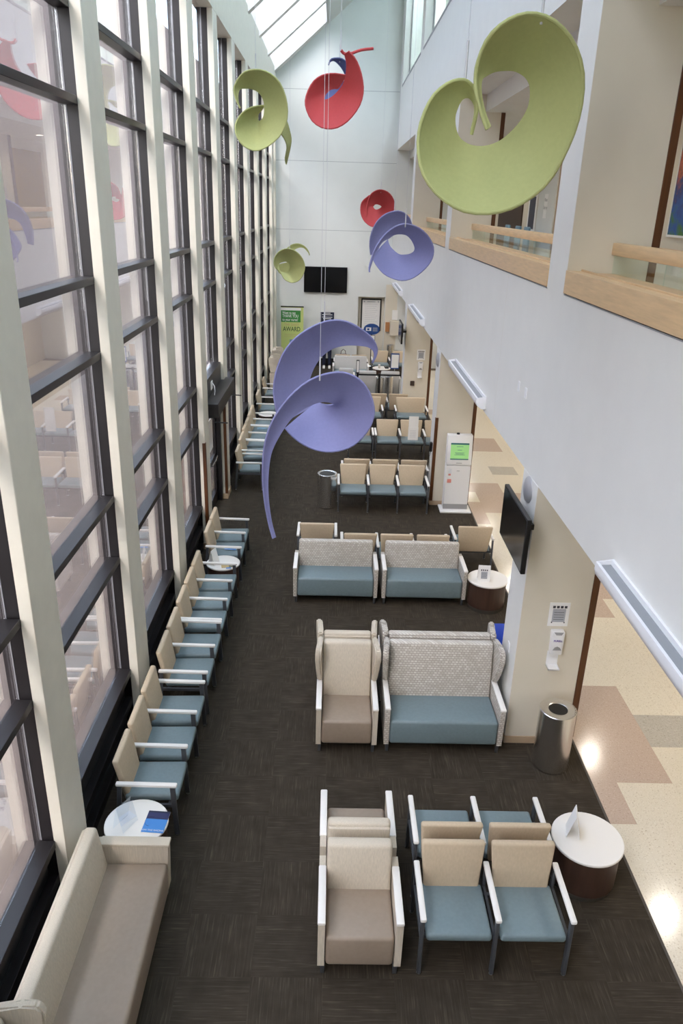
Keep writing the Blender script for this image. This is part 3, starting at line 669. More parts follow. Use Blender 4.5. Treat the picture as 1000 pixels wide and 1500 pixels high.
B().box(-.2, -.15, -.034, -.03, .80, .84).obj('pink_card', 'pink', e); B().box(-.215, -.13, -.034, -.03, .64, .72).obj('pink_card', 'pink', e)
B().lathe(-.04, .12, [(0, 1.69), (.03, 1.688), (.034, 1.66)], 16).obj('camera_dome', 'black', e)

# clear sign holder on a post
e = empty('sign_stand', (2.06, 18.1, 0)); tag(e, 'clear acrylic sign stand with white sheets in front of a chair row', 'sign stand')
B().box(-.15, .15, -.12, .12, 0, .012, .003, 1).obj('foot_plate', 'acrylic', e, False); B().box(-.06, .06, -.008, .008, .012, .6).obj('post', 'acrylic', e, False)
B().box(-.13, .13, -.012, .012, .6, .82, .004, 1, None).obj('leaflet_tray', 'acrylic', e, False)
B().box(-.125, .125, -.02, -.013, .62, .95).obj('sheet', 'paper', e); B().box(-.12, .12, .0, .006, .82, 1.22).obj('sheet', 'paper', e)
g = B()
for q in range(5): g.box(-.08, .07, -.0215, -.0195, .7 + q * .04, .706 + q * .04)
g.obj('sheet_text', 'inkgrey', e)

# ---- pillar fittings
def tv(x, y, z, w, h, label, arm=.12):
    e = empty('wall_television', (x, y, z)); tag(e, label, 'television')
    B().box(-.02, .03, -w / 2, w / 2, -h / 2, h / 2, .006, 1).obj('cabinet', 'black', e)
    B().box(-.0225, -.0195, -w / 2 + .015, w / 2 - .015, -h / 2 + .02, h / 2 - .015).obj('screen', 'screen', e)
    B().box(.03, .06, -w * .2, w * .2, -h * .25, h * .25).obj('rear_housing', 'black', e)
    B().box(.06, arm, .0, .3, -.03, .03).box(.05, .07, -.15, .32, -.12, .12).obj('wall_bracket', 'black', e)
    return e
tv(1.99, 7.40, 2.86, 1.06, .60, 'black television on an arm fixed to the pillar with the hand sanitizer', .215)
tv(2.03, 22.85, 2.55, 1.0, .58, 'black television on the far pillar beside the framed notice', .175)
e = empty('wall_clock', (BX - .003, 7.76, 3.16)); tag(e, 'round silver speaker disc on the pillar above the television', 'wall speaker')
def disc(e, r, m='silver'):
    b = B().lathe(0, 0, [(0, .05), (r * .5, .045), (r * .85, .028), (r, .008), (r, 0), (0, 0)], 32); bmesh.ops.rotate(b.bm, verts=b.bm.verts, matrix=Matrix.Rotation(-PI / 2, 3, 'Y')); return b.obj('dome', m, e)
disc(e, .15); e.name = 'wall_speaker'
e = empty('wall_speaker', (BX - .003, 15.58, 3.10)); tag(e, 'round silver speaker disc on the pillar behind the kiosk', 'wall speaker'); disc(e, .15)
e = empty('wall_speaker', (2.62, 22.95, 2.92)); tag(e, 'round grey speaker disc on the far pillar', 'wall speaker'); disc(e, .13, 'greyp').rotation_euler = (0, 0, PI / 2)
def sanitizer(x, y, z, label, logo=True):
    e = empty('sanitizer_dispenser', (x, y, z)); tag(e, label, 'dispenser')
    B().box(-.075, .075, -.1, 0, 0, .3, .02, 2, lambda X, Y, Z: (X * (1 - .1 * (Z < .1)), Y * (1 if Z < .22 else 1 - .9 * (Z - .22)), Z)).obj('housing', 'plastic', e)
    B().poly([(-.055, -.088, .296), (.055, -.088, .296), (.03, -.1, .268), (-.03, -.1, .268)], (0, -.004, 0)).obj('top_window', 'greyp', e)
    B().poly([(-.05, -.1, .07), (.05, -.1, .07), (.03, -.1, .105), (0, -.1, .118), (-.03, -.1, .105)], (0, -.004, 0)).obj('push_plate', 'greyp', e)
    if logo: text('PURELL', .03, 'violet', e, (0, -.1005, .19), (PI / 2, 0, 0), 'logo', .0006, bold=.0008)
    B().box(-.07, .06, -.12, 0, -.19, -.184).box(-.07, .06, -.006, 0, -.19, .0).box(-.07, -.066, -.12, 0, -.19, -.17).box(.056, .06, -.12, 0, -.19, -.17).box(-.07, .06, -.12, -.116, -.19, -.17).obj('drip_tray', 'plastic', e)
    return e
def notice(x, y, z, w, h, label):
    e = empty('wall_notice', (x, y, z)); tag(e, label, 'notice')
    B().box(-w / 2, w / 2, -.006, 0, -h / 2, h / 2).obj('sheet', 'paper', e)
    B().box(-w * .32, w * .32, -.0075, -.0055, -h * .32, h * .24).obj('grey_block', 'inkgrey', e)
    g = B()
    for q in range(4): g.box(-w * .34 + q * w * .19, -w * .34 + q * w * .19 + w * .13, -.0085, -.0055, h * .27, h * .37)
    g.box(-w * .34, -w * .28, -.0085, -.007, -h * .36, -h * .31).box(w * .28, w * .34, -.0085, -.007, -h * .36, -h * .31)
    for q in range(4): g.box(-w * .25, w * .25, -.0083, -.007, -h * .22 + q * h * .1, -h * .205 + q * h * .1)
    g.obj('printed_marks', 'ink', e); return e
sanitizer(2.63, 7.43, 1.31, 'white hand sanitizer dispenser on the pillar beside the steel bin')
notice(2.625, 7.43, 1.79, .23, .30, 'white printed notice above the hand sanitizer on the nearer pillar')
sanitizer(2.70, 22.95, 1.36, 'white hand sanitizer dispenser on the far pillar', False)
notice(2.70, 22.95, 1.86, .25, .32, 'white notice with blue picture on the far pillar')
B().box(2.42, 2.55, 22.9, 22.95, .92, 1.06, .008, 1).obj('call_box', 'darkroom'); tag(bpy.data.objects['call_box'], 'small brown call box low on the far pillar', 'wall box')
e = tag(B().box(BX - .011, BX - .003, 7.70, 7.78, 1.1, 1.22, .002, 1).obj('switch_plate', 'plastic'), 'white switch plate on the white face of the nearer pillar', 'switch')
e = empty('wall_phone', (BX - .003, 15.5, 1.15)); tag(e, 'small black phone hanging on the white edge of the kiosk pillar', 'phone')
B().box(-.06, 0, -.05, .05, 0, .2, .01, 1).obj('phone_body', 'black', e); B().tube([(-.03, 0, 0), (-.05, 0, -.12), (-.04, .02, -.3), (-.03, .02, -.42)], .008).obj('phone_cord', 'black', e)
# ---- long wall lights on the bulkhead
for a, b, lab in ((2.4, 5.2, 'long white wall light on the bulkhead nearest the corridor bins'), (10.5, 13.35, 'long white wall light on the bulkhead above the low settees'), (18.4, 21.35, 'long white wall light on the bulkhead past the kiosk pillar'), (24.8, 27.6, 'long white wall light on the bulkhead near the far wall')):
    e = empty('wall_light', (BX, a, 3.36)); tag(e, lab, 'wall light', 'long bulkhead wall lights')
    L_ = b - a
    B().poly([(0, 0, 0), (-.06, 0, 0), (-.125, 0, .05), (-.14, 0, .10), (-.135, 0, .155), (-.112, 0, .155), (-.10, 0, .12), (-.03, 0, .10), (0, 0, .10)], (0, L_, 0)).obj('trough', 'fix', e)
    for yy in (-.012, L_): B().poly([(0, yy, 0), (-.06, yy, 0), (-.125, yy, .05), (-.14, yy, .10), (-.135, yy, .158), (0, yy, .18)], (0, .012, 0)).obj('end_cap', 'fix', e)
    B().poly([(-.02, 0, .132), (-.105, 0, .128), (-.105, 0, .133), (-.02, 0, .137)], (0, L_, 0)).obj('louver', 'fixin', e)
    B().box(-.02, 0, .0, L_, .10, .18).obj('back_plate', 'fix', e)

for yy in (8.34, 8.68): tag(B().box(BX - .01, BX, yy, yy + .075, 4.03, 4.15, .002, 1).obj('switch_plate', 'plastic'), 'small white plate on the plain bulkhead face below the gallery sill', 'switch', 'bulkhead plates')

# world coordinates of the sculptures: outer edge point, inner edge point
MOB = {
 'green_big': [[1.022,5.738,6.504,1.049,5.762,6.522],[0.972,5.756,6.614,1.005,5.781,6.607],[0.931,5.768,6.731,0.974,5.806,6.708],[0.921,5.785,6.82,0.968,5.826,6.798],[0.929,5.775,6.915,0.999,5.873,6.835],[0.981,5.744,7.047,1.07,5.942,6.876],[1.095,5.719,7.141,1.16,6.003,6.897],[1.238,5.712,7.178,1.238,6.047,6.901],[1.394,5.724,7.142,1.31,6.073,6.876],[1.541,5.749,7.031,1.353,6.085,6.833],[1.638,5.779,6.859,1.37,6.091,6.773],[1.66,5.809,6.639,1.367,6.098,6.691],[1.611,5.822,6.415,1.33,6.122,6.603],[1.501,5.818,6.192,1.27,6.163,6.525],[1.334,5.826,6.048,1.204,6.192,6.469],[1.144,5.841,5.979,1.126,6.215,6.438],[0.933,5.863,5.984,1.05,6.229,6.431],[0.753,5.9,6.076,0.975,6.23,6.445],[0.629,5.941,6.22,0.912,6.226,6.482],[0.584,5.986,6.397,0.876,6.218,6.54],[0.597,6.025,6.558,0.862,6.215,6.615],[0.666,6.062,6.719,0.874,6.216,6.674],[0.768,6.096,6.813,0.902,6.218,6.731],[0.874,6.123,6.848,0.945,6.229,6.749],[0.95,6.146,6.825,0.987,6.243,6.728],[1.002,6.185,6.753,1.009,6.24,6.696],[1.019,6.212,6.662,1.013,6.251,6.622],[1.0,6.246,6.511,0.992,6.254,6.516]],
 'green_mid': [[-1.522,13.317,7.358,-1.54,13.333,7.365],[-1.596,13.325,7.521,-1.556,13.366,7.527],[-1.601,13.319,7.66,-1.527,13.414,7.624],[-1.466,13.276,7.83,-1.446,13.497,7.654],[-1.275,13.266,7.883,-1.355,13.548,7.654],[-1.072,13.271,7.849,-1.262,13.585,7.619],[-0.901,13.284,7.717,-1.194,13.613,7.538],[-0.801,13.308,7.485,-1.171,13.63,7.439],[-0.793,13.323,7.231,-1.181,13.657,7.31],[-0.891,13.339,7.013,-1.21,13.682,7.253],[-1.071,13.344,6.853,-1.24,13.718,7.232],[-1.284,13.34,6.767,-1.265,13.762,7.224],[-1.48,13.353,6.831,-1.287,13.791,7.261],[-1.594,13.385,6.982,-1.287,13.8,7.307],[-1.611,13.423,7.131,-1.27,13.803,7.352],[-1.533,13.484,7.283,-1.235,13.783,7.38],[-1.378,13.566,7.397,-1.197,13.742,7.421],[-1.174,13.672,7.444,-1.169,13.678,7.441]],
 'green_mid_tail': [[-1.077,13.867,7.215,-0.886,14.033,7.356],[-0.946,13.915,7.087,-0.837,14.065,7.27],[-0.882,13.975,7.017,-0.797,14.085,7.151],[-0.827,14.024,6.883,-0.767,14.116,7.0],[-0.861,14.064,6.713,-0.797,14.156,6.83],[-0.852,14.146,6.623,-0.845,14.154,6.633]],
 'red_main': [[0.142,13.116,8.144,0.082,13.184,8.121],[0.254,13.128,8.042,0.118,13.272,8.006],[0.345,13.141,7.857,0.116,13.359,7.881],[0.385,13.15,7.64,0.089,13.45,7.781],[0.339,13.166,7.44,0.049,13.534,7.721],[0.188,13.186,7.241,-0.004,13.614,7.664],[-0.001,13.225,7.124,-0.078,13.675,7.606],[-0.21,13.293,7.116,-0.159,13.707,7.564],[-0.391,13.374,7.219,-0.202,13.726,7.559],[-0.496,13.446,7.41,-0.206,13.754,7.597],[-0.497,13.507,7.574,-0.188,13.793,7.645],[-0.404,13.564,7.768,-0.13,13.836,7.705],[-0.262,13.62,7.879,-0.065,13.88,7.732],[-0.085,13.69,7.922,0.008,13.91,7.753],[0.105,13.823,7.926,0.097,13.877,7.882]],
 'red_stick': [[0.035,13.25,8.176,0.035,13.25,8.176],[0.083,13.275,8.136,0.083,13.275,8.136],[0.177,13.3,8.142,0.177,13.3,8.142],[0.332,13.325,8.197,0.332,13.325,8.197],[0.526,13.35,8.228,0.526,13.35,8.228]],
 'navy': [[-0.18,15.793,8.352,-0.188,15.807,8.367],[-0.141,15.817,8.447,-0.159,15.856,8.414],[-0.03,15.843,8.474,-0.085,15.903,8.439],[0.083,15.851,8.459,0.03,15.967,8.361],[0.179,15.876,8.368,0.117,16.015,8.248],[0.261,15.921,8.213,0.131,16.043,8.159],[0.26,15.932,8.015,0.075,16.104,8.132],[0.122,15.929,7.792,-0.019,16.18,8.072],[-0.068,15.951,7.738,-0.154,16.231,8.075],[-0.301,16.028,7.808,-0.289,16.226,8.053],[-0.363,16.099,7.984,-0.31,16.229,8.138],[-0.271,16.178,8.132,-0.232,16.222,8.105]],
 'purple_far_front': [[0.619,13.697,4.934,0.613,13.703,4.937],[0.616,13.722,5.035,0.637,13.741,5.019],[0.674,13.746,5.247,0.706,13.78,5.212],[0.767,13.777,5.42,0.816,13.812,5.412],[0.899,13.785,5.585,0.935,13.868,5.483],[1.066,13.792,5.697,1.018,13.924,5.541],[1.229,13.807,5.727,1.112,13.972,5.56],[1.415,13.832,5.683,1.241,14.011,5.548],[1.59,13.846,5.564,1.343,14.06,5.471],[1.707,13.865,5.395,1.414,14.104,5.352],[1.726,13.887,5.237,1.409,14.144,5.277],[1.672,13.905,5.091,1.344,14.19,5.228],[1.541,13.923,4.941,1.264,14.234,5.21],[1.38,13.94,4.83,1.191,14.281,5.206],[1.214,13.962,4.79,1.132,14.322,5.228],[1.045,13.993,4.821,1.072,14.354,5.27],[0.89,14.026,4.891,1.011,14.384,5.327],[0.768,14.072,5.014,0.978,14.401,5.382],[0.697,14.116,5.131,0.965,14.421,5.43],[0.713,14.168,5.209,0.964,14.432,5.454]],
 'purple_far_rear': [[0.677,14.663,5.163,0.794,14.737,5.178],[0.65,14.654,5.362,0.841,14.771,5.362],[0.677,14.653,5.56,0.906,14.797,5.512],[0.773,14.65,5.75,0.992,14.825,5.58],[0.922,14.647,5.871,1.116,14.853,5.615],[1.103,14.666,5.924,1.203,14.859,5.651],[1.246,14.703,5.896,1.27,14.847,5.686],[1.351,14.75,5.812,1.338,14.825,5.704],[1.405,14.79,5.707,1.381,14.81,5.69]],
 'red_small': [[0.839,21.694,5.733,0.85,21.706,5.743],[0.84,21.711,5.989,0.902,21.764,5.956],[0.911,21.662,6.25,1.022,21.888,5.994],[1.058,21.67,6.371,1.049,21.955,6.031],[1.223,21.695,6.399,1.115,22.005,6.047],[1.406,21.731,6.334,1.182,22.044,6.034],[1.545,21.783,6.174,1.237,22.067,6.01],[1.598,21.827,5.963,1.258,22.098,5.993],[1.56,21.845,5.746,1.239,22.155,5.964],[1.427,21.868,5.585,1.196,22.207,5.933],[1.239,21.9,5.49,1.142,22.25,5.907],[1.02,21.932,5.476,1.091,22.293,5.918],[0.822,21.985,5.591,1.06,22.315,5.941],[0.713,22.043,5.769,1.043,22.332,5.97],[0.69,22.097,5.961,1.041,22.353,5.989],[0.742,22.144,6.118,1.044,22.381,6.001],[0.92,22.189,6.263,1.05,22.411,6.011]],
 'purple_near_front': [[-0.685,8.637,2.106,-0.649,8.663,2.113],[-0.745,8.669,2.334,-0.706,8.695,2.324],[-0.794,8.697,2.64,-0.744,8.73,2.629],[-0.812,8.723,2.943,-0.744,8.768,2.929],[-0.791,8.745,3.262,-0.7,8.81,3.203],[-0.713,8.756,3.539,-0.558,8.862,3.473],[-0.562,8.781,3.789,-0.445,8.901,3.614],[-0.375,8.792,3.993,-0.303,8.954,3.709],[-0.18,8.808,4.117,-0.15,9.001,3.768],[0.034,8.82,4.176,-0.054,9.052,3.766],[0.203,8.84,4.158,0.015,9.096,3.741],[0.358,8.865,4.066,0.037,9.135,3.722],[0.464,8.889,3.915,0.037,9.175,3.71],[0.522,8.907,3.727,0.029,9.22,3.694],[0.505,8.929,3.557,0.016,9.262,3.68],[0.425,8.954,3.391,-0.004,9.301,3.669],[0.293,8.977,3.248,-0.035,9.341,3.658],[0.138,9.007,3.168,-0.065,9.375,3.653],[-0.031,9.04,3.135,-0.096,9.406,3.653],[-0.212,9.078,3.156,-0.117,9.431,3.652],[-0.374,9.118,3.225,-0.137,9.455,3.652],[-0.496,9.156,3.315,-0.154,9.48,3.65],[-0.563,9.194,3.385,-0.169,9.506,3.639]],
 'purple_near_rear': [[0.543,10.097,4.058,0.534,10.103,4.063],[0.588,10.068,4.167,0.556,10.092,4.14],[0.588,10.041,4.266,0.544,10.079,4.216],[0.518,10.002,4.395,0.474,10.078,4.267],[0.376,9.955,4.511,0.347,10.085,4.281],[0.207,9.909,4.602,0.189,10.091,4.278],[0.042,9.869,4.63,0.021,10.091,4.236],[-0.12,9.828,4.607,-0.126,10.092,4.133],[-0.311,9.794,4.521,-0.219,10.086,4.004],[-0.492,9.768,4.386,-0.27,10.072,3.888],[-0.623,9.751,4.214,-0.292,10.049,3.806],[-0.709,9.731,4.0,-0.278,10.029,3.725],[-0.745,9.707,3.786,-0.255,10.013,3.642],[-0.734,9.685,3.601,-0.232,9.995,3.56],[-0.692,9.664,3.415,-0.209,9.976,3.521],[-0.618,9.656,3.311,-0.208,9.944,3.485]],
 'green_small': [[-1.445,19.776,4.486,-1.407,19.824,4.438],[-1.493,19.783,4.587,-1.391,19.867,4.549],[-1.48,19.781,4.734,-1.359,19.919,4.604],[-1.384,19.776,4.873,-1.29,19.974,4.631],[-1.23,19.783,4.949,-1.221,20.017,4.638],[-1.065,19.797,4.947,-1.163,20.053,4.611],[-0.924,19.819,4.877,-1.134,20.081,4.576],[-0.811,19.839,4.76,-1.13,20.111,4.539],[-0.745,19.858,4.613,-1.131,20.142,4.49],[-0.738,19.881,4.486,-1.145,20.169,4.43],[-0.792,19.898,4.31,-1.208,20.202,4.379],[-0.901,19.927,4.189,-1.258,20.223,4.364],[-1.048,19.97,4.14,-1.307,20.23,4.362],[-1.173,20.021,4.167,-1.344,20.229,4.373],[-1.261,20.071,4.219,-1.381,20.229,4.384],[-1.351,20.147,4.356,-1.403,20.203,4.409],[-1.413,20.169,4.423,-1.407,20.231,4.5]],
 'green_small_bowl': [[-1.481,20.438,4.518,-1.146,20.512,4.604],[-1.458,20.455,4.435,-1.122,20.528,4.51],[-1.422,20.477,4.346,-1.135,20.539,4.402],[-1.35,20.507,4.292,-1.178,20.543,4.317]],
 'green_small_hook': [[-1.194,20.178,4.941,-1.148,20.222,4.854],[-1.111,20.199,5.011,-1.041,20.259,4.896],[-1.016,20.23,5.05,-0.97,20.284,4.936],[-0.897,20.265,5.056,-0.874,20.306,4.967],[-0.777,20.303,5.01,-0.784,20.326,4.957],[-0.693,20.335,4.93,-0.711,20.351,4.896],[-0.65,20.368,4.848,-0.661,20.375,4.834],[-0.636,20.398,4.787,-0.644,20.402,4.784]],
}

# ================================================================== FAR END
e = empty('wall_television', (-.31, YF, 3.32)); tag(e, 'large black television high on the far wall', 'television')
B().box(-.83, .83, -.09, -.04, -.475, .475, .008, 1).obj('cabinet', 'black', e); B().box(-.81, .81, -.0925, -.0895, -.45, .455).obj('screen', 'screen', e); B().box(-.3, .3, -.04, 0, -.2, .2).obj('wall_bracket', 'black', e)
# roll-up banner
e = empty('roll_up_banner', (-1.56, 29.75, 0)); tag(e, 'green roll-up banner reading AWARD beside the windows', 'banner')
B().box(-.45, .45, -.1, .1, 0, .09, .02, 2).obj('cassette', 'greyp', e); B().cyl(0, .05, .09, 2.3, .012, n=10).obj('pole', 'greyp', e)
sh = B().box(-.43, .43, -.004, .0, .08, 2.33).obj('printed_sheet', 'blime', e)
B().box(-.44, .44, -.015, .015, 2.32, 2.36).obj('top_rail', 'black', e)
B().box(-.43, .32, -.007, -.004, 1.76, 2.2).obj('green_panel', 'bgreen', sh)
B().box(-.43, .33, -.0065, -.004, 2.2, 2.3).obj('pale_strip', 'paper', sh)
for s_, z, t in ((.15, 2.105, 'Want to say'), (.155, 1.985, 'THANK YOU'), (.15, 1.85, 'to your nurse?')): text(t, s_, 'paper', sh, (-.38, -.0075, z), (PI / 2, 0, 0), 'lettering', .0006, 'LEFT', .0015).scale = (.68, 1, 1)
text('THE DAISY', .15, 'btan', sh, (-.02, -.005, 1.66), (PI / 2, 0, 0), 'lettering', .0006).scale = (.78, 1, 1)
text('AWARD', .24, 'bdark', sh, (-.02, -.005, 1.49), (PI / 2, 0, 0), 'lettering', .0006, bold=.003).scale = (.75, 1, 1)
B().box(-.1, .3, -.0065, -.004, .7, 1.1).obj('photo_block', 'teal_chair', sh); B().box(-.3, .3, -.0065, -.004, 1.28, 1.29).box(-.3, .3, -.0065, -.004, 1.22, 1.228).obj('printed_lines', 'btan', sh)
# navy notice
e = empty('wall_notice', (-.22, YF, 1.92)); tag(e, 'small navy printed notice on the far wall under the television', 'notice')
B().box(-.27, .27, -.012, 0, -.22, .18).obj('sheet', 'navyp', e)
g = B()
for q, (w_, z_) in enumerate(((.13, .13), (.2, .07), (.2, -.02), (.16, -.08))): g.box(-w_, w_, -.0135, -.0115, z_, z_ + .025)
g.obj('printed_lines', 'paper', e)
# framed notice in the recess
e = empty('framed_notice', (1.50, YF + .22, 2.02)); tag(e, 'tall black framed notice hanging in the far recess', 'framed notice')
B().box(-.38, .38, -.02, 0, -.6, .6).obj('sheet', 'paper', e)
B().box(-.40, -.35, -.035, 0, -.62, .62).box(.35, .40, -.035, 0, -.62, .62).box(-.35, .35, -.035, 0, .57, .62).box(-.35, .35, -.035, 0, -.62, -.57).obj('frame', 'black', e)
g = B()
for q in range(12): g.box(-.25, .25 - .04 * (q % 3), -.0215, -.0195, .40 - q * .075, .408 - q * .075)
g.box(-.3, -.25, -.0215, -.0195, .48, .52).box(.25, .3, -.0215, -.0195, .48, .52).box(-.16, .16, -.0215, -.0195, .49, .51)
g.obj('printed_lines', 'inkgrey', e)
# oval sign on a stand
e = empty('oval_sign_stand', (1.50, 29.4, 0)); tag(e, 'blue oval sign on a stand before the framed notice', 'sign stand')
B().cyl(0, 0, 0, .02, .16, n=28).obj('base', 'black', e); B().cyl(0, 0, .02, 1.45, .016, n=12).obj('pole', 'black', e)
b = B().lathe(0, 0, [(0, -.012), (1, -.012), (1, .012), (0, .012)], 40); bmesh.ops.rotate(b.bm, verts=b.bm.verts, matrix=Matrix.Rotation(PI / 2, 3, 'X'))
for v in b.bm.verts: v.co = Vector((v.co.x * .31, v.co.y, 1.62 + v.co.z * .21))
ov = b.obj('oval_panel', 'signblue', e)
B().box(-.22, -.02, -.016, -.012, 1.56, 1.69).obj('white_symbol', 'paper', ov); B().box(-.17, -.09, -.018, -.015, 1.585, 1.655).obj('blue_symbol', 'signblue', ov)
g = B()
for q in range(4): g.box(.04, .22, -.015, -.012, 1.55 + q * .04, 1.568 + q * .04)
g.obj('printed_lines', 'inkgrey', ov)
B().box(-.14, .14, -.03, -.018, 1.08, 1.40).obj('sheet_frame', 'black', e); B().box(-.125, .125, -.0325, -.029, 1.095, 1.385).obj('sheet', 'paper', e)
# boxes on the far wall at the corner
e = tag(B().box(2.08, 2.24, YF - .06, YF - .004, 1.42, 1.78, .004, 1).obj('cork_box', 'cork'), 'small brown box on the far wall beside the white wall cabinet', 'wall box')
e = empty('wall_cabinet', (2.42, YF - .004, 1.3)); tag(e, 'white wall cabinet with a paper on it in the far corner', 'wall cabinet')
B().box(-.17, .22, -.22, 0, 0, .55, .006, 1).obj('cabinet_body', 'cream', e); B().box(-.1, .12, -.03, -.022, .58, .95).obj('paper_sheet', 'paper', e)
# belt barrier
def stanchion(x, y, label):
    e = empty('barrier_post', (x, y, 0)); tag(e, label, 'barrier post')
    B().lathe(0, 0, [(0, .04), (.05, .04), (.16, .015), (.17, 0), (0, 0)], 28).obj('base', 'black', e); B().cyl(0, 0, .03, .98, .028, n=16).obj('post', 'black', e); B().cyl(0, 0, .90, 1.0, .04, n=16).obj('belt_head', 'black', e)
    return e
e = stanchion(.84, 24.2, 'black barrier post carrying a sign frame')
B().box(-.05, .05, -.012, .012, 1.0, 1.42).obj('sign_frame', 'black', e); B().box(-.035, .035, -.0135, -.0115, 1.03, 1.39).obj('sign_sheet', 'paper', e)
stanchion(1.55, 24.22, 'plain black barrier post in the middle of the belt')
stanchion(2.40, 24.25, 'black barrier post at the far pillar end of the belt')
tag(B().box(.88, 1.51, 24.205, 24.212, .925, .975).obj('barrier_belt', 'black'), 'black belt between sign post and middle barrier post', 'barrier belt')
tag(B().box(1.59, 2.36, 24.225, 24.232, .925, .975).obj('barrier_belt', 'black'), 'black belt between middle barrier post and far pillar post', 'barrier belt')
e = empty('floor_sign', (2.10, 25.1, 0)); tag(e, 'white and blue sign board on a stand behind the barrier belt', 'sign stand')
B().cyl(0, 0, 0, .02, .14, n=20).obj('base', 'black', e); B().cyl(0, 0, .02, 1.0, .014, n=10).obj('pole', 'greyp', e); B().box(-.14, .14, -.012, .012, .98, 1.5, .004, 1).obj('board', 'signblue', e); B().box(-.12, .12, -.0145, -.0115, 1.02, 1.46).obj('sheet', 'paper', e)
e = empty('paper_cup', (1.74, 27.6, .5)); tag(e, 'grey cup on the small white table near the framed notice', 'cup')
B().lathe(0, 0, [(0, 0), (.035, 0), (.045, .12), (.042, .12), (.034, .006), (0, .006)], 16).obj('cup_body', 'cup', e); B().lathe(0, 0, [(.0, .132), (.04, .13), (.048, .12), (.046, .118)], 16).obj('cup_lid', 'paper', e)
e = empty('telephone', (2.02, 27.62, .5)); tag(e, 'small black telephone on the small white table near the framed notice', 'telephone')
B().box(-.07, .07, -.09, .09, 0, .04, .012, 2).obj('telephone_base', 'black', e); B().box(-.1, -.06, -.1, .1, .04, .07, .012, 2).obj('handset', 'black', e)
# bag and jacket on the far chair row
e = empty('hand_bag', (.42, 28.25, .475), .3); tag(e, 'tan leather bag with black flap on the far chair row', 'bag')
B().box(-.16, .16, -.1, .1, 0, .36, .05, 3, lambda x, y, z: (x * (1 - .25 * z), y * (1 - .6 * z), z)).obj('bag_body', 'leather', e); B().box(-.15, .15, -.105, .08, .27, .38, .03, 2).obj('bag_flap', 'hair', e)
B().tube([(-.1, 0, .36), (-.08, 0, .5), (0, 0, .56), (.08, 0, .5), (.1, 0, .36)], .012).obj('bag_handle', 'hair', e)
e = empty('folded_jacket', (.95, 28.25, .475)); tag(e, 'olive jacket bundled on the far chair row beside the bag', 'jacket')
B().box(-.2, .2, -.13, .13, 0, .32, .08, 3, lambda x, y, z: (x + .05 * math.sin(9 * z + 5 * y), y * (1 - .5 * z), z + .03 * math.sin(14 * x))).obj('jacket_body', 'olive', e); B().box(.1, .18, -.15, -.09, .18, .34, .02, 2).obj('white_lining', 'paper', e)

# ---- person by the far wall
def skin_mesh(name, verts, edges, m, parent, root=0, sub=2):
    me = bpy.data.meshes.new(name); me.from_pydata([v[:3] for v in verts], edges, [])
    o = link(name, me, parent); md = o.modifiers.new('skin', 'SKIN')
    for i, v in enumerate(verts):
        sv = me.skin_vertices[0].data[i]; sv.radius = (v[3], v[4] if len(v) > 4 else v[3]); sv.use_root = (i == root)
    md.use_smooth_shade = True; s2 = o.modifiers.new('sub', 'SUBSURF'); s2.levels = sub; s2.render_levels = sub
    bpy.context.view_layer.update()
    me2 = bpy.data.meshes.new_from_object(o.evaluated_get(bpy.context.evaluated_depsgraph_get()))
    o.modifiers.clear(); o.data = me2; me2.materials.clear(); me2.materials.append(M[m])
    for p in me2.polygons: p.use_smooth = True
    return o
P = empty('person', (-.20, 29.86, 0)); tag(P, 'person in dark trousers and white shoes standing by the far wall', 'person')
body = skin_mesh('body', [(0, 0, .98, .14, .11), (0, 0, 1.15, .13, .10), (0, 0, 1.32, .15, .11), (0, 0, 1.44, .11, .09), (0, 0, 1.53, .055), (0, -.01, 1.62, .075, .09), (0, -.01, 1.70, .08, .095), (0, 0, 1.77, .055),
    (-.17, 0, 1.42, .055), (-.22, -.02, 1.16, .042), (-.12, -.20, 1.04, .034), (-.03, -.26, 1.06, .03),
    (.17, 0, 1.42, .055), (.22, -.02, 1.16, .042), (.12, -.20, 1.02, .034), (.03, -.26, 1.04, .03),
    (-.095, 0, .88, .085), (-.105, -.02, .5, .058), (-.11, .0, .1, .04), (.095, 0, .88, .085), (.105, -.02, .5, .058), (.11, .0, .1, .04)],
    [(0, 1), (1, 2), (2, 3), (3, 4), (4, 5), (5, 6), (6, 7), (3, 8), (8, 9), (9, 10), (10, 11), (3, 12), (12, 13), (13, 14), (14, 15), (0, 16), (16, 17), (17, 18), (0, 19), (19, 20), (20, 21)], 'skin', P)
for s_ in (-1, 1):
    skin_mesh('finger_group', [(s_ * -.03 * -1, -.26, 1.05, .02), (s_ * .015, -.30, 1.045, .012), (s_ * .0, -.31, 1.02, .010)], [(0, 1), (1, 2)], 'skin', P, 0, 1)
skin_mesh('trousers', [(0, 0, 1.0, .16, .13), (0, 0, .93, .15, .13), (-.095, 0, .84, .1), (-.107, -.02, .5, .076), (-.112, .0, .10, .062), (.095, 0, .84, .1), (.107, -.02, .5, .076), (.112, .0, .10, .062)], [(0, 1), (1, 2), (2, 3), (3, 4), (1, 5), (5, 6), (6, 7)], 'jeans', P)
skin_mesh('jacket', [(0, 0, .92, .165, .14), (0, 0, 1.15, .155, .125), (0, 0, 1.32, .175, .135), (0, 0, 1.45, .12, .1), (0, 0, 1.5, .07), (-.17, 0, 1.42, .075), (-.225, -.02, 1.16, .058), (-.14, -.17, 1.05, .048), (.17, 0, 1.42, .075), (.225, -.02, 1.16, .058), (.14, -.17, 1.03, .048)], [(0, 1), (1, 2), (2, 3), (3, 4), (3, 5), (5, 6), (6, 7), (3, 8), (8, 9), (9, 10)], 'blackcloth', P)
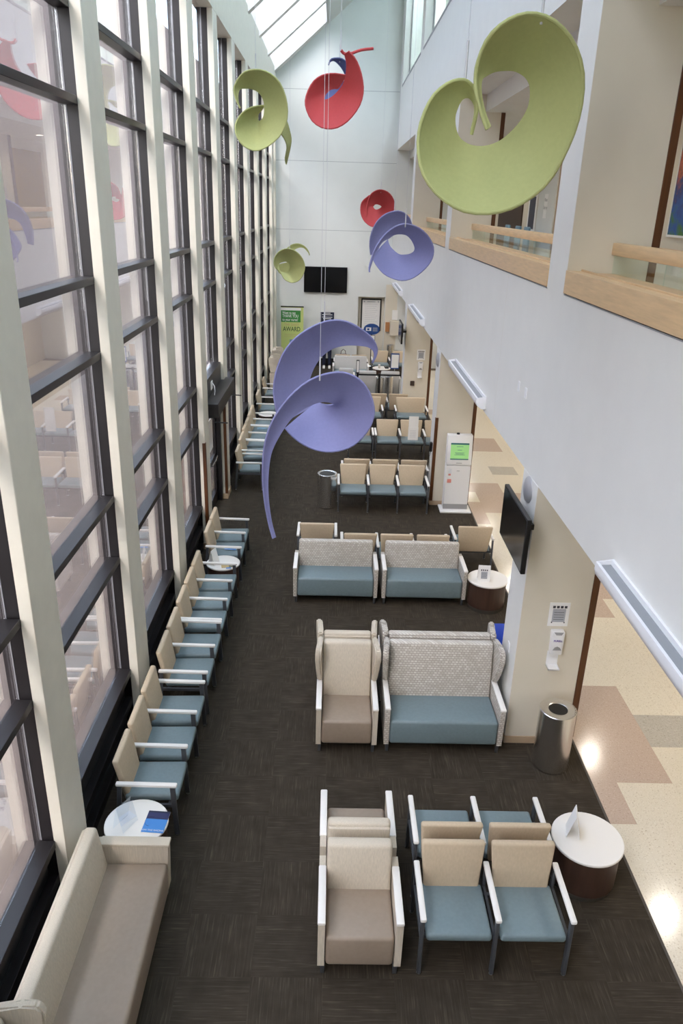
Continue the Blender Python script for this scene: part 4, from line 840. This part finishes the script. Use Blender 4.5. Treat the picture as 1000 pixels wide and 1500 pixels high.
B().lathe(0, 0, [(0, 1.875), (.06, 1.865), (.1, 1.82), (.112, 1.75), (.105, 1.68)], 20).obj('hair', 'hair', P).location = (0, .015, -.04)
for s_ in (-1, 1):
    B().box(s_ * .11 - .048, s_ * .11 + .048, -.2, .08, 0, .1, .03, 3, lambda x, y, z: (x, y, z * (1 if y > -.03 else .75))).obj('shoe', 'paper', P)
    B().lathe(s_ * .035, -.1, [(0, 1.675), (.012, 1.668), (.013, 1.66), (0, 1.648)], 10).obj('eye', 'ink', P)

# ================================================================== GALLERY THINGS
e = empty('painting', (4.75, 10.42, 6.6)); tag(e, 'abstract painting in greens and blues on the upper gallery wall', 'painting')
B().box(-.03, 0, -.95, .95, -.86, .86).obj('canvas', 'art', e); B().box(-.036, 0, -.98, .98, -.89, -.86).box(-.036, 0, -.98, .98, .86, .89).box(-.036, 0, -.98, -.95, -.86, .86).box(-.036, 0, .95, .98, -.86, .86).obj('frame', 'paper', e)
e = empty('framed_picture', (4.75, 16.0 - .1, 6.0)); 
e.location = (4.66, 18.0, 6.05)
tag(e, 'grey lettering panel on the pier upstairs', 'sign')
B().box(-.008, 0, -.14, .14, -.2, .3).obj('sign_panel', 'paper', e)
for q, t in enumerate(('Please', 'Stop by')):
    o = text(t, .1, 'greyp', e, (-.0085, 0, .18 - .16 * q), (PI / 2, 0, -PI / 2), 'lettering', .0006)
e.name = 'lettered_sign'
e = empty('framed_picture', (4.75, 19.5, 5.95)); tag(e, 'dark picture in a white frame upstairs past the pier', 'picture')
B().box(-.02, 0, -.4, .4, -.5, .5).obj('frame', 'paper', e); B().box(-.024, -.019, -.28, .28, -.36, .36).obj('print_area', 'navyp', e)
def stool(x, y, lab):
    e = empty('gallery_chair', (x, y, 4.4), -PI / 2); tag(e, lab, 'chair', 'blue gallery chairs')
    B().box(-.24, .24, -.24, .24, .42, .48, .02, 2).obj('seat', 'teal_chair', e); B().box(-.24, .24, .2, .25, .46, 1.25, .02, 2).obj('backrest', 'teal_chair', e)
    for a in (-.2, .2):
        for b in (-.2, .2): B().box(a - .015, a + .015, b - .015, b + .015, 0, .43).obj('leg', 'legm', e)
for q, yy in enumerate((18.5, 19.4, 20.6)): stool(4.2, yy, 'blue high-backed chair standing on the upper gallery below the framed picture')

# ================================================================== HANGING SCULPTURES
def cr(p0, p1, p2, p3, t): return .5 * (2 * p1 + (p2 - p0) * t + (2 * p0 - 5 * p1 + 4 * p2 - p3) * t * t + (3 * p1 - p0 - 3 * p2 + p3) * t * t * t)
def smooth_line(pts, s):
    out = []; n = len(pts)
    for i in range(n - 1):
        a = [pts[max(0, min(n - 1, i + k))] for k in (-1, 0, 1, 2)]
        for q in range(s): out.append(cr(*a, q / s))
    out.append(pts[-1]); return out
def ribbon(key, parent, m, name='ribbon', th=.022, sub=5, across=8, bulge=.10):
    pr = MOB[key]; A = smooth_line([Vector(p[:3]) for p in pr], sub); Bq = smooth_line([Vector(p[3:]) for p in pr], sub)
    n = len(A); mid = []; grid = []
    for i in range(n):
        w = (A[i] - Bq[i]).length; grid.append([A[i].lerp(Bq[i], k / across) + Vector((0, bulge * w * math.sin(PI * k / across), 0)) for k in range(across + 1)])
    b = B(); N = []
    for i in range(n):
        for k in range(across + 1):
            du = grid[min(n - 1, i + 1)][k] - grid[max(0, i - 1)][k]; dv = grid[i][min(across, k + 1)] - grid[i][max(0, k - 1)]
            v = du.cross(dv); N.append(v.normalized() if v.length > 1e-9 else Vector((0, 1, 0)))
    F = [[b.bm.verts.new(grid[i][k] + N[i * (across + 1) + k] * th / 2) for k in range(across + 1)] for i in range(n)]
    K = [[b.bm.verts.new(grid[i][k] - N[i * (across + 1) + k] * th / 2) for k in range(across + 1)] for i in range(n)]
    fc = b.bm.faces.new
    for i in range(n - 1):
        for k in range(across):
            fc((F[i][k], F[i + 1][k], F[i + 1][k + 1], F[i][k + 1])); fc((K[i][k], K[i][k + 1], K[i + 1][k + 1], K[i + 1][k]))
        fc((F[i][0], K[i][0], K[i + 1][0], F[i + 1][0])); fc((F[i][across], F[i + 1][across], K[i + 1][across], K[i][across]))
    for k in range(across):
        fc((F[0][k], F[0][k + 1], K[0][k + 1], K[0][k])); fc((F[-1][k], K[-1][k], K[-1][k + 1], F[-1][k + 1]))
    me = b.mesh(name, m); o = link(name, me, parent)
    # rolled rim along the outer edge
    B().tube(A[::2] if len(A) % 2 else A[::2] + [A[-1]], th * .62, 8).obj('rim', m, o)
    return o
def cable(p, parent):
    x, y, z = p; top = slz(x) + (.0 if x > -.42 else 1.06)
    B().tube([(x, y, z - .03), (x, y, z + .25)], .009, 6).obj('cable_clip', 'cable', parent); B().tube([(x, y, z + .2), (x, y, top)], .0026, 5).obj('cable', 'cable', parent)
SC = 'hanging ribbon sculptures'
e = empty('ribbon_sculpture', (0, 0, 0)); tag(e, 'large olive green ribbon sculpture curling into two horns beside the upper gallery', 'mobile', SC)
ribbon('green_big', e, 'green'); cable((1.315, 5.75, 7.157), e); cable((.914, 6.2, 6.855), e)
e = empty('ribbon_sculpture'); tag(e, 'green spiral ribbon sculpture hanging close to the tall windows', 'mobile', SC)
ribbon('green_mid', e, 'green'); ribbon('green_mid_tail', e, 'green', 'tail'); cable((-1.274, 13.35, 7.86), e)
e = empty('ribbon_sculpture'); tag(e, 'red ribbon sculpture with a bowl and a thin horn, hanging high', 'mobile', SC)
ribbon('red_main', e, 'red'); B().tube(smooth_line([Vector(p[:3]) for p in MOB['red_stick']], 4), .022, 8).obj('horn', 'red', e); cable((.03, 13.25, 8.19), e)
e = empty('ribbon_sculpture'); tag(e, 'dark navy curled sculpture hanging behind the large red one', 'mobile', SC)
ribbon('navy', e, 'navy'); cable((.02, 15.9, 8.45), e)
e = empty('ribbon_sculpture'); tag(e, 'purple looped sculpture hanging in front of the white bulkhead', 'mobile', SC)
ribbon('purple_far_front', e, 'purple'); ribbon('purple_far_rear', e, 'purple'); cable((1.075, 14.75, 5.88), e); cable((1.201, 13.75, 5.71), e)
e = empty('ribbon_sculpture'); tag(e, 'small red disc sculpture with a hole, hanging before the far wall', 'mobile', SC)
ribbon('red_small', e, 'red'); cable((1.20, 21.75, 6.36), e)
e = empty('ribbon_sculpture'); tag(e, 'big purple sculpture with a long trailing tail hanging low over the carpet', 'mobile', SC)
ribbon('purple_near_front', e, 'purple'); ribbon('purple_near_rear', e, 'purple'); cable((-.107, 9.9, 4.61), e); cable((-.136, 8.8, 4.11), e)
e = empty('ribbon_sculpture'); tag(e, 'small green curled sculpture beside the far wall television', 'mobile', SC)
ribbon('green_small', e, 'green'); ribbon('green_small_bowl', e, 'green', 'bowl'); ribbon('green_small_hook', e, 'green', 'tail'); cable((-1.115, 19.95, 4.92), e)
